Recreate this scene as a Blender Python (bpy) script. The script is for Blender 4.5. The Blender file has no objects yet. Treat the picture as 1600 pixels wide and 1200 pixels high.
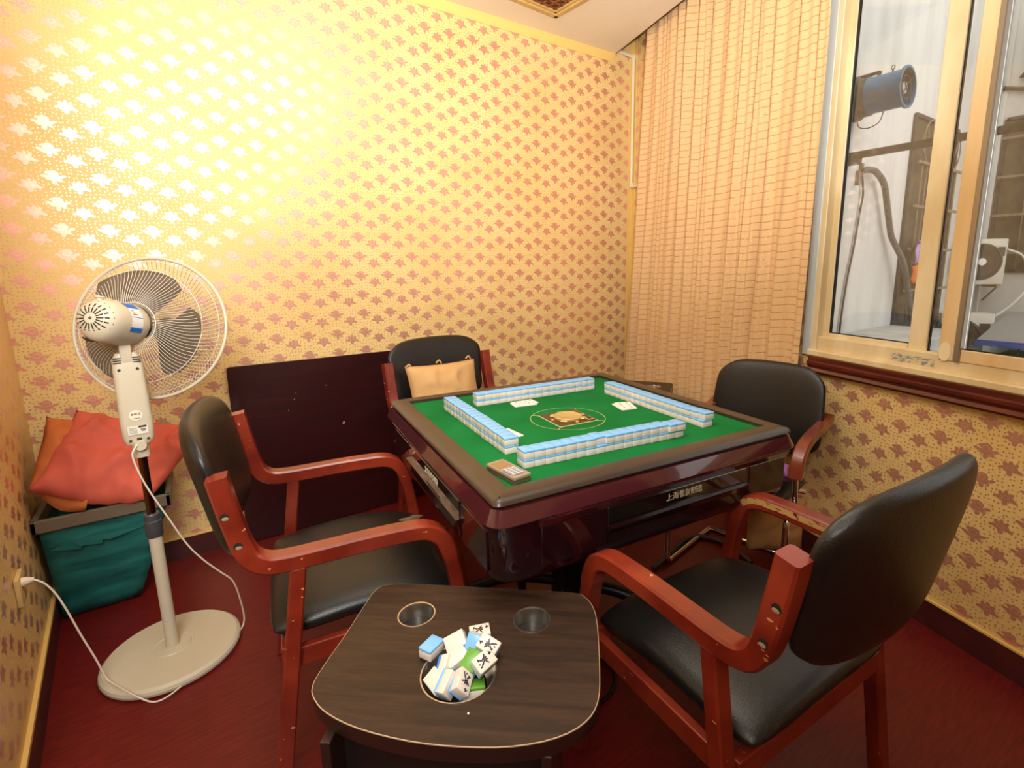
import bpy, bmesh, math, random
from mathutils import Vector, Matrix, Euler, noise
S = bpy.context.scene
COL = S.collection
R = math.radians
rnd = random.Random(7)

# ------------------------------------------------------------------ camera
cam_d = bpy.data.cameras.new('camera'); cam = bpy.data.objects.new('camera', cam_d); COL.objects.link(cam)
_r = Vector((0.8180, -0.5751, -0.0111)); _u = Vector((0.1127, 0.1413, 0.9835)); _f = Vector((0.5641, 0.8058, -0.1804))
_f.normalize(); _r = (_r - _f * _r.dot(_f)).normalized(); _u = _r.cross(_f)
cam.matrix_world = Matrix(((_r.x, _u.x, -_f.x, 0), (_r.y, _u.y, -_f.y, 0), (_r.z, _u.z, -_f.z, 1.30), (0, 0, 0, 1)))
cam_d.sensor_fit = 'HORIZONTAL'; cam_d.sensor_width = 36.0
cam_d.lens = 787.02 * 36.0 / 1600.0
cam_d.shift_x = -49.85 / 1600.0; cam_d.shift_y = -37.03 / 1600.0
cam_d.clip_start = 0.02; cam_d.clip_end = 200
S.camera = cam

# ------------------------------------------------------------------ world, lights, exposure
S.view_settings.view_transform = 'Standard'; S.view_settings.look = 'None'
S.view_settings.gamma = 1.0; S.view_settings.exposure = 0.0
S.view_settings.use_curve_mapping = False
S.cycles.use_denoising = True
S.cycles.max_bounces = 7; S.cycles.diffuse_bounces = 4; S.cycles.glossy_bounces = 4
S.cycles.transmission_bounces = 6; S.cycles.transparent_max_bounces = 8
S.cycles.caustics_reflective = False; S.cycles.caustics_refractive = False
W = bpy.data.worlds.new('overcast_sky'); S.world = W; W.use_nodes = True
bg = W.node_tree.nodes['Background']; bg.inputs[0].default_value = (1.0, 0.985, 0.955, 1); bg.inputs[1].default_value = 1.75

def area_light(name, loc, target, size, power, col, size_y=None):
    d = bpy.data.lights.new(name, 'AREA'); d.energy = power; d.color = col; d.size = size
    if size_y: d.shape = 'RECTANGLE'; d.size_y = size_y
    o = bpy.data.objects.new(name, d); COL.objects.link(o); o.location = loc
    o.rotation_euler = (Vector(target) - Vector(loc)).to_track_quat('-Z', 'Y').to_euler()
    return o
l1 = area_light('flash_softbox', (-0.46, -0.40, 2.12), (-0.05, 2.7, 1.80), 0.85, 43, (1.0, 0.97, 0.93)); l1.data.spread = R(130)
area_light('ceiling_bounce', (0.55, 1.15, 2.63), (0.85, 2.5, 0.9), 0.9, 20, (1.0, 0.97, 0.93))
l2 = area_light('flash_head', (0.02, -0.20, 1.50), (0.95, 1.15, 2.69), 0.12, 38, (1.0, 0.97, 0.93)); l2.data.spread = R(95)

# ------------------------------------------------------------------ mesh helpers
def link(o, parent=None):
    COL.objects.link(o)
    if parent is not None: o.parent = parent
    return o
def finish(name, bm, mats, parent=None, smooth=False, loc=(0, 0, 0), rot=(0, 0, 0)):
    me = bpy.data.meshes.new(name); bm.normal_update(); bm.to_mesh(me); bm.free()
    if not isinstance(mats, (list, tuple)): mats = [mats]
    for m in mats: me.materials.append(m)
    if smooth:
        for p in me.polygons: p.use_smooth = True
        if smooth is not True:
            me.set_sharp_from_angle(angle=R(smooth))
    o = bpy.data.objects.new(name, me); o.location = loc; o.rotation_euler = rot
    return link(o, parent)
def empty(name, loc=(0, 0, 0), rz=0, label=None, cat=None, group=None):
    o = bpy.data.objects.new(name, None); o.empty_display_size = 0.05
    o.location = loc; o.rotation_euler = (0, 0, rz); COL.objects.link(o)
    if label: tag(o, label, cat, group)
    return o
def tag(o, label, cat, group=None):
    o['label'] = label; o['category'] = cat
    if group: o['group'] = group
    return o
def struct(o): o['kind'] = 'structure'; return o
def stuff(o): o['kind'] = 'stuff'; return o
def add_box(bm, c, d, M=None, mi=0, bev=0.0, seg=2):
    t = bmesh.new(); bmesh.ops.create_cube(t, size=1.0)
    for v in t.verts: v.co = Vector((v.co.x * d[0], v.co.y * d[1], v.co.z * d[2]))
    if bev > 0: bmesh.ops.bevel(t, geom=t.edges[:], offset=bev, segments=seg, affect='EDGES', profile=0.5)
    T = Matrix.Translation(Vector(c)); T = T @ M if M is not None else T
    merge(bm, t, T, mi)
def merge(bm, t, T=None, mi=0):
    vs = {}
    for v in t.verts: vs[v] = bm.verts.new(T @ v.co if T is not None else v.co)
    for f in t.faces:
        try:
            g = bm.faces.new([vs[v] for v in f.verts]); g.material_index = mi; g.smooth = f.smooth
        except ValueError: pass
    t.free()
def add_lathe(bm, prof, n=24, T=None, mi=0, cap=True, arc=2 * math.pi):
    rings = []; full = abs(arc - 2 * math.pi) < 1e-6
    for r, z in prof:
        ring = []
        for i in range(n if full else n + 1):
            a = arc * i / n; p = Vector((r * math.cos(a), r * math.sin(a), z))
            ring.append(bm.verts.new(T @ p if T is not None else p))
        rings.append(ring)
    for a, b in zip(rings, rings[1:]):
        m = len(a)
        for i in range(m if full else m - 1):
            j = (i + 1) % m
            f = bm.faces.new((a[i], a[j], b[j], b[i])); f.material_index = mi
    if cap:
        for ring, fl in ((rings[0], True), (rings[-1], False)):
            try:
                f = bm.faces.new(ring[::-1] if fl else ring); f.material_index = mi
            except ValueError: pass
def smooth_path(pts, n=6, closed=False):
    P = [Vector(p) for p in pts]; out = []; N = len(P)
    rng = range(N) if closed else range(N - 1)
    for i in rng:
        if closed: p0, p1, p2, p3 = P[i - 1], P[i], P[(i + 1) % N], P[(i + 2) % N]
        else: p0, p1, p2, p3 = P[max(i - 1, 0)], P[i], P[i + 1], P[min(i + 2, N - 1)]
        for k in range(n):
            t = k / n
            out.append(0.5 * ((2 * p1) + (p2 - p0) * t + (2 * p0 - 5 * p1 + 4 * p2 - p3) * t * t + (3 * p1 - p0 - 3 * p2 + p3) * t ** 3))
    if not closed: out.append(P[-1].copy())
    return out
def add_tube(bm, pts, r, n=8, mi=0, closed=False, cap=True, taper=None):
    P = [Vector(p) for p in pts]; N = len(P); rings = []
    prev = None
    for i in range(N):
        if closed: t = (P[(i + 1) % N] - P[i - 1])
        else: t = (P[min(i + 1, N - 1)] - P[max(i - 1, 0)])
        t.normalize()
        if prev is None:
            a = Vector((0, 0, 1)) if abs(t.z) < 0.9 else Vector((1, 0, 0)); x = t.cross(a).normalized()
        else: x = (prev - t * prev.dot(t)).normalized()
        prev = x; y = t.cross(x); rr = r if taper is None else r * taper(i / (N - 1))
        rings.append([bm.verts.new(P[i] + (x * math.cos(2 * math.pi * k / n) + y * math.sin(2 * math.pi * k / n)) * rr) for k in range(n)])
    for i in range(N if closed else N - 1):
        a, b = rings[i], rings[(i + 1) % N]
        for k in range(n):
            f = bm.faces.new((a[k], a[(k + 1) % n], b[(k + 1) % n], b[k])); f.material_index = mi; f.smooth = True
    if cap and not closed:
        bm.faces.new(rings[0][::-1]).material_index = mi; bm.faces.new(rings[-1]).material_index = mi
def add_prism(bm, poly, z0, z1, mi=0, mtop=None, bev=0.0, T=None):
    t = bmesh.new(); lo = [t.verts.new((x, y, z0)) for x, y in poly]; hi = [t.verts.new((x, y, z1)) for x, y in poly]
    n = len(poly)
    for i in range(n): t.faces.new((lo[i], lo[(i + 1) % n], hi[(i + 1) % n], hi[i]))
    t.faces.new(lo[::-1]); top = t.faces.new(hi)
    bmesh.ops.recalc_face_normals(t, faces=t.faces[:])
    if bev > 0:
        es = [e for e in t.edges if (abs(e.verts[0].co.z - e.verts[1].co.z) < 1e-7)]
        bmesh.ops.bevel(t, geom=es, offset=bev, segments=2, affect='EDGES')
    merge(bm, t, T, mi)
def strip_sweep(bm, prof, halfw, thick, mi=0, bev=0.004, y0=0.0):
    """bent lath: profile points (x,z) of the centre line, flat lath of given thickness in the profile plane, width along y"""
    n = len(prof); outer = []; inner = []
    th = thick if callable(thick) else (lambda t: thick)
    for i in range(n):
        a = Vector(prof[max(i - 1, 0)]); b = Vector(prof[min(i + 1, n - 1)]); t = (b - a).normalized(); nn = Vector((-t.y, t.x))
        h = th(i / (n - 1)) / 2; p = Vector(prof[i]); outer.append(p + nn * h); inner.append(p - nn * h)
    rings = []
    for o, i_ in zip(outer, inner):
        d = (o - i_).normalized() * bev; w = halfw
        rings.append([bm.verts.new((q.x, y0 + y, q.y)) for q, y in (
            (o - d, -w), (o, -w + bev), (o, w - bev), (o - d, w), (i_ + d, w), (i_, w - bev), (i_, -w + bev), (i_ + d, -w))])
    for a, b in zip(rings, rings[1:]):
        for k in range(8): f = bm.faces.new((a[k], a[(k + 1) % 8], b[(k + 1) % 8], b[k])); f.material_index = mi
    bm.faces.new(rings[0][::-1]); bm.faces.new(rings[-1])
    bmesh.ops.recalc_face_normals(bm, faces=bm.faces[:])
def round_rect(w, h, r, n=5):
    out = []
    for cx, cy, a0 in ((w / 2 - r, h / 2 - r, 0), (-w / 2 + r, h / 2 - r, 90), (-w / 2 + r, -h / 2 + r, 180), (w / 2 - r, -h / 2 + r, 270)):
        for k in range(n + 1):
            a = R(a0 + 90 * k / n); out.append((cx + r * math.cos(a), cy + r * math.sin(a)))
    return out
def loft(bm, loops, mi=0, cap0=True, cap1=True, smooth=False):
    rs = [[bm.verts.new(p) for p in L] for L in loops]
    n = len(rs[0])
    for a, b in zip(rs, rs[1:]):
        for i in range(n):
            f = bm.faces.new((a[i], a[(i + 1) % n], b[(i + 1) % n], b[i])); f.material_index = mi; f.smooth = smooth
    if cap0: bm.faces.new(rs[0][::-1]).material_index = mi
    if cap1: bm.faces.new(rs[-1]).material_index = mi
def text_mesh(name, body, size, mat, parent, M, extrude=0.0006):
    cu = bpy.data.curves.new(name + '_curve', 'FONT'); cu.body = body; cu.size = size; cu.extrude = extrude
    cu.align_x = 'CENTER'; cu.align_y = 'CENTER'; cu.resolution_u = 3
    t = bpy.data.objects.new('tmp_text', cu); COL.objects.link(t)
    bpy.context.view_layer.update()
    me = bpy.data.meshes.new_from_object(t.evaluated_get(bpy.context.evaluated_depsgraph_get()))
    bpy.data.objects.remove(t); bpy.data.curves.remove(cu)
    me.name = name; me.materials.clear(); me.materials.append(mat); me.transform(M)
    return link(bpy.data.objects.new(name, me), parent)

# ------------------------------------------------------------------ material helpers
def srgb(r, g, b):
    f = lambda c: (c / 255 / 12.92) if c <= 10.3 else ((c / 255 + 0.055) / 1.055) ** 2.4
    return (f(r), f(g), f(b), 1.0)
class N:
    """tiny expression wrapper over shader math nodes"""
    def __init__(s, nt, sock): s.nt = nt; s.s = sock
    def _op(s, op, *a, clamp=False):
        n = s.nt.nodes.new('ShaderNodeMath'); n.operation = op; n.use_clamp = clamp
        for i, x in enumerate((s,) + a):
            if isinstance(x, N): s.nt.links.new(x.s, n.inputs[i])
            else: n.inputs[i].default_value = x
        return N(s.nt, n.outputs[0])
    def __add__(s, o): return s._op('ADD', o)
    def __sub__(s, o): return s._op('SUBTRACT', o)
    def __mul__(s, o): return s._op('MULTIPLY', o)
    def __truediv__(s, o): return s._op('DIVIDE', o)
    def abs(s): return s._op('ABSOLUTE')
    def sqrt(s): return s._op('SQRT')
    def min(s, o): return s._op('MINIMUM', o)
    def max(s, o): return s._op('MAXIMUM', o)
    def fmod(s, o): return s._op('FLOORED_MODULO', o)
    def lt(s, o): return s._op('LESS_THAN', o)
    def gt(s, o): return s._op('GREATER_THAN', o)
    def floor(s): return s._op('FLOOR')
    def sin(s): return s._op('SINE')
    def step(s, a, b):   # 1 below a, 0 above b
        n = s.nt.nodes.new('ShaderNodeMapRange'); n.interpolation_type = 'SMOOTHSTEP'
        s.nt.links.new(s.s, n.inputs[0]); n.inputs[1].default_value = a; n.inputs[2].default_value = b
        n.inputs[3].default_value = 1; n.inputs[4].default_value = 0
        return N(s.nt, n.outputs[0])
def mat(name, col, rough=0.5, metal=0.0, spec=0.5, coat=0.0, coat_r=0.05, trans=0.0, alpha=1.0, emit=None, es=1.0, sheen=0.0,
        noise_amt=0.0, noise_scale=8.0, col2=None, stretch=(1, 1, 1), bump=0.0, bump_scale=60.0, bump_stretch=(1, 1, 1), lo=0.35, hi=0.65, detail=4):
    m = bpy.data.materials.new(name); m.use_nodes = True; nt = m.node_tree; b = nt.nodes['Principled BSDF']
    b.inputs['Base Color'].default_value = col; b.inputs['Roughness'].default_value = rough; b.inputs['Metallic'].default_value = metal
    b.inputs['Specular IOR Level'].default_value = spec; b.inputs['Coat Weight'].default_value = coat; b.inputs['Coat Roughness'].default_value = coat_r
    b.inputs['Transmission Weight'].default_value = trans;  b.inputs['Alpha'].default_value = alpha; b.inputs['Sheen Weight'].default_value = sheen
    if emit: b.inputs['Emission Color'].default_value = emit; b.inputs['Emission Strength'].default_value = es
    tc = None
    def coords(st):
        nonlocal tc
        if tc is None: tc = nt.nodes.new('ShaderNodeTexCoord')
        mp = nt.nodes.new('ShaderNodeMapping'); mp.inputs['Scale'].default_value = st; nt.links.new(tc.outputs['Object'], mp.inputs[0]); return mp.outputs[0]
    if noise_amt > 0 or col2:
        nz = nt.nodes.new('ShaderNodeTexNoise'); nz.inputs['Scale'].default_value = noise_scale; nz.inputs['Detail'].default_value = detail
        nt.links.new(coords(stretch), nz.inputs[0])
        rp = nt.nodes.new('ShaderNodeMapRange'); rp.inputs[1].default_value = lo; rp.inputs[2].default_value = hi; nt.links.new(nz.outputs[0], rp.inputs[0])
        mx = nt.nodes.new('ShaderNodeMix'); mx.data_type = 'RGBA'; nt.links.new(rp.outputs[0], mx.inputs[0])
        c2 = col2 or tuple(c * (1 - noise_amt) for c in col[:3]) + (1,)
        mx.inputs[6].default_value = col; mx.inputs[7].default_value = c2; nt.links.new(mx.outputs[2], b.inputs['Base Color'])
    if bump > 0:
        nz = nt.nodes.new('ShaderNodeTexNoise'); nz.inputs['Scale'].default_value = bump_scale; nz.inputs['Detail'].default_value = 3
        nt.links.new(coords(bump_stretch), nz.inputs[0])
        bp = nt.nodes.new('ShaderNodeBump'); bp.inputs['Strength'].default_value = bump; bp.inputs['Distance'].default_value = 0.004
        nt.links.new(nz.outputs[0], bp.inputs['Height']); nt.links.new(bp.outputs[0], b.inputs['Normal'])
    return m
def mixc(nt, f, a, b):
    mx = nt.nodes.new('ShaderNodeMix'); mx.data_type = 'RGBA'
    nt.links.new(f.s if isinstance(f, N) else f, mx.inputs[0])
    for i, c in ((6, a), (7, b)):
        if isinstance(c, tuple): mx.inputs[i].default_value = c
        else: nt.links.new(c, mx.inputs[i])
    return mx.outputs[2]

def wallpaper(name, u0, v0):
    m = bpy.data.materials.new(name); m.use_nodes = True; nt = m.node_tree; b = nt.nodes['Principled BSDF']
    uv = nt.nodes.new('ShaderNodeUVMap'); uv.uv_map = 'metric'; sp = nt.nodes.new('ShaderNodeSeparateXYZ'); nt.links.new(uv.outputs[0], sp.inputs[0])
    U = N(nt, sp.outputs[0]); V = N(nt, sp.outputs[1])
    # ragged edges: a little warp
    nz = nt.nodes.new('ShaderNodeTexNoise'); nz.inputs['Scale'].default_value = 260; nz.inputs['Detail'].default_value = 1; nt.links.new(uv.outputs[0], nz.inputs[0])
    wn = (N(nt, nz.outputs[0]) - 0.5)
    PU, PV = 0.139, 0.0975
    def ell(pu, pv, cx, cy, a, bb, ang=0.0):
        x = pu - cx; y = pv - cy
        if ang: c, s = math.cos(R(ang)), math.sin(R(ang)); x, y = x * c + y * s, y * c - x * s
        x = x / a; y = y / bb
        return (x * x + y * y).sqrt()
    MS = 1.12
    def cell(du, dv):
        return (((U - (u0 + du)) + PU / 2).fmod(PU) - PU / 2) / MS, (((V - (v0 + dv)) + PV / 2).fmod(PV) - PV / 2) / MS
    def union(es):
        r = es[0]
        for e in es[1:]: r = r.min(e)
        return r
    p, q = cell(0, 0)
    m1 = union([ell(p, q, 0.0, 0.007, .0150, .0140), ell(p, q, 0, -.006, .0215, .0070), ell(p, q, -.0225, .0005, .0100, .0048, -12),
                ell(p, q, .0235, .001, .0100, .0046, 14), ell(p, q, 0, -.0175, .0068, .0085), ell(p, q, .016, -.0125, .0070, .0035, -25), ell(p, q, -.016, .013, .006, .0035, 35)])
    l1 = (ell(p, q, 0, .006, .0088, .0078) - 1).abs().lt(0.11).max((ell(p, q, 0, -.003, .019, .0105) - 1).abs().lt(0.06) * q.lt(-.001))
    p2, q2 = cell(PU / 2, -0.036)
    m2 = union([ell(p2, q2, 0, -.001, .0205, .0105), ell(p2, q2, 0, .012, .0060, .0105), ell(p2, q2, -.012, .0095, .0058, .0090, 32), ell(p2, q2, .012, .0095, .0058, .0090, -32),
                ell(p2, q2, .0215, -.0055, .0095, .0048, -22), ell(p2, q2, -.0215, -.0015, .0085, .0045, 15), ell(p2, q2, 0, -.0135, .0070, .0085)])
    l2 = (ell(p2, q2, 0.0, .002, .0062, .0062) - 1).abs().lt(0.13).max((p2.abs() - .009).abs().lt(.0007) * q2.abs().lt(.008))
    lines = l1.max(l2)
    motif = (m1.min(m2) + wn * 0.75).step(0.97, 1.05)
    # dots : jittered cells
    vo = nt.nodes.new('ShaderNodeTexVoronoi'); vo.feature = 'F1'; vo.voronoi_dimensions = '2D'; vo.inputs['Scale'].default_value = 70; vo.inputs['Randomness'].default_value = 0.55
    nt.links.new(uv.outputs[0], vo.inputs[0])
    dots = N(nt, vo.outputs['Distance']).step(.16, .21) * (m1.min(m2)).gt(1.3)
    ds = dots * 1.0
    # colours
    dn = nt.nodes.new('ShaderNodeTexNoise'); dn.inputs['Scale'].default_value = 3.0; dn.inputs['Detail'].default_value = 5; nt.links.new(uv.outputs[0], dn.inputs[0])
    base = mixc(nt, N(nt, dn.outputs[0]).step(.35, .7), srgb(231, 198, 130), srgb(237, 206, 142))
    mot_c = mixc(nt, lines, srgb(226, 162, 134), srgb(236, 190, 154))
    c = mixc(nt, motif, base, mot_c)
    c = mixc(nt, dots, c, srgb(210, 160, 98))
    nt.links.new(c, b.inputs['Base Color'])
    foil = motif.max(dots)
    nt.links.new((foil * 0.42).s, b.inputs['Metallic'])
    nt.links.new((foil * -0.20 + 0.55).s, b.inputs['Roughness'])
    b.inputs['Specular IOR Level'].default_value = 0.25
    nt.links.new((foil * 0.9).s, b.inputs['Coat Weight']); b.inputs['Coat Roughness'].default_value = 0.36; b.inputs['Coat IOR'].default_value = 1.9
    bp = nt.nodes.new('ShaderNodeBump'); bp.inputs['Strength'].default_value = 0.12; bp.inputs['Distance'].default_value = 0.001
    nt.links.new((motif - lines * motif).s, bp.inputs['Height']); nt.links.new(bp.outputs[0], b.inputs['Normal'])
    return m

# ------------------------------------------------------------------ room frame
YB, XR, XL, ZC = 2.708, 2.680, -0.566, 2.693
THR, THL = R(15.58), R(-5.12)
TR, TL = math.tan(THR), math.tan(THL)
NR = Vector((math.cos(THR), -math.sin(THR), 0))      # outward normal, window wall
DR = Vector((-math.sin(THR), -math.cos(THR), 0))     # along window wall, away from the corner
C0 = Vector((XR, YB, 0))
def onR(s, z, off=0.0): return C0 + DR * s - NR * off + Vector((0, 0, z))     # off>0 = into the room
def xl_at(y): return XL - (YB - y) * TL
MR = Matrix.Rotation(math.atan2(DR.y, DR.x), 4, 'Z')

m_wall_b = wallpaper('wallpaper_back', -0.505, 1.2715)
_s0 = (YB - 0.849) / math.cos(THR)
m_wall_r = wallpaper('wallpaper_right', _s0, 0.803)
m_wall_l = wallpaper('wallpaper_left', 0.03, 1.26)
m_plain = mat('plain_paint', srgb(232, 214, 180), 0.8)
m_strip = mat('gold_paper_border', srgb(232, 196, 116), 0.55)
m_ceil = mat('ceiling_paint', srgb(240, 228, 208), 0.85, noise_amt=0.06, noise_scale=2.5)
m_floor = mat('red_vinyl_floor', srgb(112, 24, 22), 0.42, spec=0.4, col2=srgb(90, 16, 16), noise_scale=5, stretch=(2.5, 26, 1), bump=0.12, bump_scale=8, bump_stretch=(3, 40, 1))
m_base = mat('maroon_skirting', srgb(84, 34, 34), 0.45, col2=srgb(58, 24, 24), noise_scale=7)
m_ext = mat('exterior_render', srgb(226, 224, 218), 0.9, col2=srgb(202, 198, 190), noise_scale=1.6, stretch=(3, 3, 0.6), lo=0.4, hi=0.75, bump=0.15, bump_scale=30)
m_alu = mat('cream_window_frame', srgb(232, 216, 178), 0.45, col2=srgb(216, 192, 146), noise_scale=5, stretch=(2, 2, 0.6))
m_alu_o = mat('orange_stained_frame', srgb(234, 208, 164), 0.45, col2=srgb(220, 184, 130), noise_scale=4, stretch=(3, 3, 0.4))
m_trim = mat('dark_red_wood_trim', srgb(104, 38, 26), 0.3, coat=0.3, col2=srgb(74, 24, 18), noise_scale=6, stretch=(1, 1, 12))
m_glass = mat('window_glass', (0.97, 0.98, 0.97, 1), 0.02, trans=1.0, spec=0.2)
m_seal = mat('black_window_seal', srgb(28, 22, 20), 0.7)

def quad_wall(name, pts, uvs, m, kind=True):
    """flat polygon wall with metric uv"""
    bm = bmesh.new(); l = bm.loops.layers.uv.new('metric')
    for P, Q in zip(pts, uvs):
        f = bm.faces.new([bm.verts.new(p) for p in P])
        for lp, q in zip(f.loops, Q): lp[l].uv = q
    o = finish(name, bm, m)
    if kind: struct(o)
    return o
HT = 3.02
quad_wall('wall_back', [[(XL, YB, 0), (XR, YB, 0), (XR, YB, HT), (XL, YB, HT)]], [[(XL, 0), (XR, 0), (XR, HT), (XL, HT)]], m_wall_b)
YL = 1.40
quad_wall('wall_left', [[(xl_at(YL), YL, 0), (XL, YB, 0), (XL, YB, HT), (xl_at(YL), YL, HT)]], [[(YL, 0), (YB, 0), (YB, HT), (YL, HT)]], m_wall_l)
SEND = 4.6
quad_wall('wall_entry', [[(-1.6, YL, 0), (xl_at(YL), YL, 0), (xl_at(YL), YL, HT), (-1.6, YL, HT)], [(-1.6, -1.9, 0), (-1.6, YL, 0), (-1.6, YL, HT), (-1.6, -1.9, HT)]], [[(0, 0), (1, 0), (1, 1), (0, 1)]] * 2, m_plain)
WS0, WZ0, WZ1 = 1.645, 0.905, 2.62      # window opening: starts at s, from z to z
WS1 = 3.35
rects = [(0, 0, WS0, HT), (WS0, 0, WS1, WZ0), (WS0, WZ1, WS1, HT), (WS1, 0, SEND, HT)]
quad_wall('wall_right', [[onR(a, z0), onR(a, z1), onR(c, z1), onR(c, z0)] for a, z0, c, z1 in rects], [[(a, z0), (a, z1), (c, z1), (c, z0)] for a, z0, c, z1 in rects], m_wall_r)
# window reveal behind the frame
bm = bmesh.new()
for (a, za, c, zb) in ((WS0, WZ0, WS1, WZ0), (WS0, WZ1, WS1, WZ1), (WS0, WZ0, WS0, WZ1), (WS1, WZ0, WS1, WZ1)):
    bm.faces.new([bm.verts.new(p) for p in (onR(a, za), onR(c, zb), onR(c, zb, -.066), onR(a, za, -.066))])
struct(finish('trim_1', bm, m_plain))
quad_wall('wall_front', [[(-1.6, -1.9, 0), (3.0, -1.9, 0), (3.0, -1.9, HT), (-1.6, -1.9, HT)]], [[(0, 0), (1, 0), (1, 1), (0, 1)]], m_plain)
bm = bmesh.new(); add_box(bm, (0.6, 0.5, -0.05), (5.6, 5.2, 0.1)); struct(finish('floor', bm, m_floor))
# ceiling slab: ends along the curtain pocket edge
e0 = Vector((2.513 + 0.0, YB)); de = Vector((-math.sin(R(14.2)), -math.cos(R(14.2))))
def cedge(y): return 2.506 - (2.728 - y) * 0.2377 * 1.02
bm = bmesh.new()
add_prism(bm, [(-1.7, -2.0), (cedge(-2.0), -2.0), (cedge(YB), YB), (-1.7, YB)], ZC, ZC + 0.11)
struct(finish('ceiling', bm, m_ceil))
m_pocket = mat('pocket_shade_brown', srgb(112, 66, 30), 0.6)  # brown colour stands for the shading in the gap along the ceiling edge
bm = bmesh.new()
a, b2 = Vector((cedge(YB), YB, 0)), Vector((cedge(-2.0), -2.0, 0)); dd = (b2 - a).normalized(); nn = Vector((-dd.y, dd.x, 0))
if nn.x < 0: nn = -nn
loft(bm, [[a + Vector((0, 0, ZC)), a + nn * .012 + Vector((0, 0, ZC + .004)), a + nn * .012 + Vector((0, 0, ZC + .11)), a + Vector((0, 0, ZC + .11))],
          [b2 + Vector((0, 0, ZC)), b2 + nn * .012 + Vector((0, 0, ZC + .004)), b2 + nn * .012 + Vector((0, 0, ZC + .11)), b2 + Vector((0, 0, ZC + .11))]])
struct(finish('trim_2', bm, m_pocket))
bm = bmesh.new(); add_box(bm, (.375, 0.4, HT + .03), (5.15, 5.6, .06)); struct(finish('trim_3', bm, m_pocket))
# gold paper borders: top of the back wall and up the corner
bm = bmesh.new(); add_box(bm, ((XL + 2.5) / 2, YB - .001, ZC - .028), (2.5 - XL, .002, .056)); add_box(bm, (XR - .022, YB - .001, 1.35), (.044, .002, 2.7 + .5)); 
struct(finish('trim_4', bm, m_strip))
bm = bmesh.new(); p = onR(0.012, 1.5, .0012); add_box(bm, p, (.05, .002, 3.0), MR); struct(finish('trim_5', bm, m_strip))
# skirtings
bm = bmesh.new(); add_box(bm, ((XL + XR) / 2, YB - .006, .049), (XR - XL, .012, .098)); add_box(bm, ((XL + XR) / 2, YB - .005, .100), (XR - XL, .010, .004), mi=1)
struct(finish('baseboard_back', bm, [m_base, m_strip]))
bm = bmesh.new(); p = onR(SEND / 2, .049, .006); add_box(bm, p, (SEND, .012, .098), MR); p = onR(SEND / 2, .1015, .0055); add_box(bm, p, (SEND, .011, .007), MR, mi=1)
struct(finish('baseboard_right', bm, [m_base, m_strip]))
ML = Matrix.Rotation(math.atan2(YB - YL, XL - xl_at(YL)), 4, 'Z'); LL = math.hypot(YB - YL, XL - xl_at(YL))
pc = Vector(((XL + xl_at(YL)) / 2, (YB + YL) / 2, 0)); nl = Vector((math.cos(THL), -math.sin(THL), 0))
bm = bmesh.new(); add_box(bm, pc + nl * .006 + Vector((0, 0, .049)), (LL, .012, .098), ML); add_box(bm, pc + nl * .0055 + Vector((0, 0, .104)), (LL, .011, .012), ML, mi=1)
struct(finish('baseboard_left', bm, [m_base, m_strip]))

# ------------------------------------------------------------------ window (sliding sashes, sill, wood moulding)
def rbox(bm, s0, s1, z0, z1, o0, o1, mi=0, bev=0.003):
    add_box(bm, onR((s0 + s1) / 2, (z0 + z1) / 2, (o0 + o1) / 2), (abs(s1 - s0), abs(o1 - o0), z1 - z0), MR, mi, bev, 1)
win = empty('window_1', onR(2.3, 0.9)); struct(win)
def wpart(name, m, fn):
    bm = bmesh.new(); fn(bm); o = finish(name, bm, m); o.parent = win; o.matrix_parent_inverse = Matrix.Translation(win.location).inverted(); return o
wpart('outer_frame', m_alu, lambda b: (rbox(b, WS0, 1.672, .932, 2.6, -.066, .012), rbox(b, WS0, WS1, .932, .992, -.066, -.002), rbox(b, WS0, WS1, 2.56, 2.62, -.066, .012), rbox(b, 3.32, WS1, .932, 2.6, -.066, .012)))
wpart('window_ledge', m_alu, lambda b: (rbox(b, WS0 - .01, WS1, .906, .936, -.1, .024, bev=.006), rbox(b, WS0, WS1, .988, .994, -.012, -.004)))
wpart('sash', m_alu, lambda b: (rbox(b, 1.660, 1.700, .985, 2.56, -.052, -.025), rbox(b, 2.040, 2.104, .985, 2.56, -.050, -.028), rbox(b, 1.700, 2.040, .985, 1.010, -.05, -.025), rbox(b, 1.70, 2.040, 2.5, 2.56, -.05, -.025)))
wpart('sash', m_alu_o, lambda b: (rbox(b, 2.166, 2.216, .975, 2.56, -.03, .004), rbox(b, 3.26, 3.32, .975, 2.56, -.03, .004), rbox(b, 2.216, 3.26, .975, 1.017, -.03, .002), rbox(b, 2.216, 3.26, 2.5, 2.56, -.03, .0)))
wpart('sash_edge_rail', mat('grey_metal_edge', srgb(150, 140, 124), .35, metal=.6), lambda b: rbox(b, 2.217, 2.236, .975, 2.56, -.026, .010))
wpart('rubber_seal', m_seal, lambda b: (rbox(b, 1.700, 1.7035, 1.008, 2.5, -.044, -.029), rbox(b, 1.70, 2.040, 1.010, 1.0125, -.044, -.029), rbox(b, 2.236, 3.26, 1.0165, 1.019, -.020, -.006), rbox(b, 2.104, 2.106, .99, 2.5, -.048, -.038)))
wpart('window_pane', m_glass, lambda b: rbox(b, 1.70, 2.045, 1.01, 2.5, -.040, -.037, bev=0))
wpart('window_pane', m_glass, lambda b: rbox(b, 2.10, 2.17, 1.0, 2.5, -.040, -.037, bev=0))
wpart('window_pane', m_glass, lambda b: rbox(b, 2.236, 3.26, 1.017, 2.5, -.016, -.012, bev=0))
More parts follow.
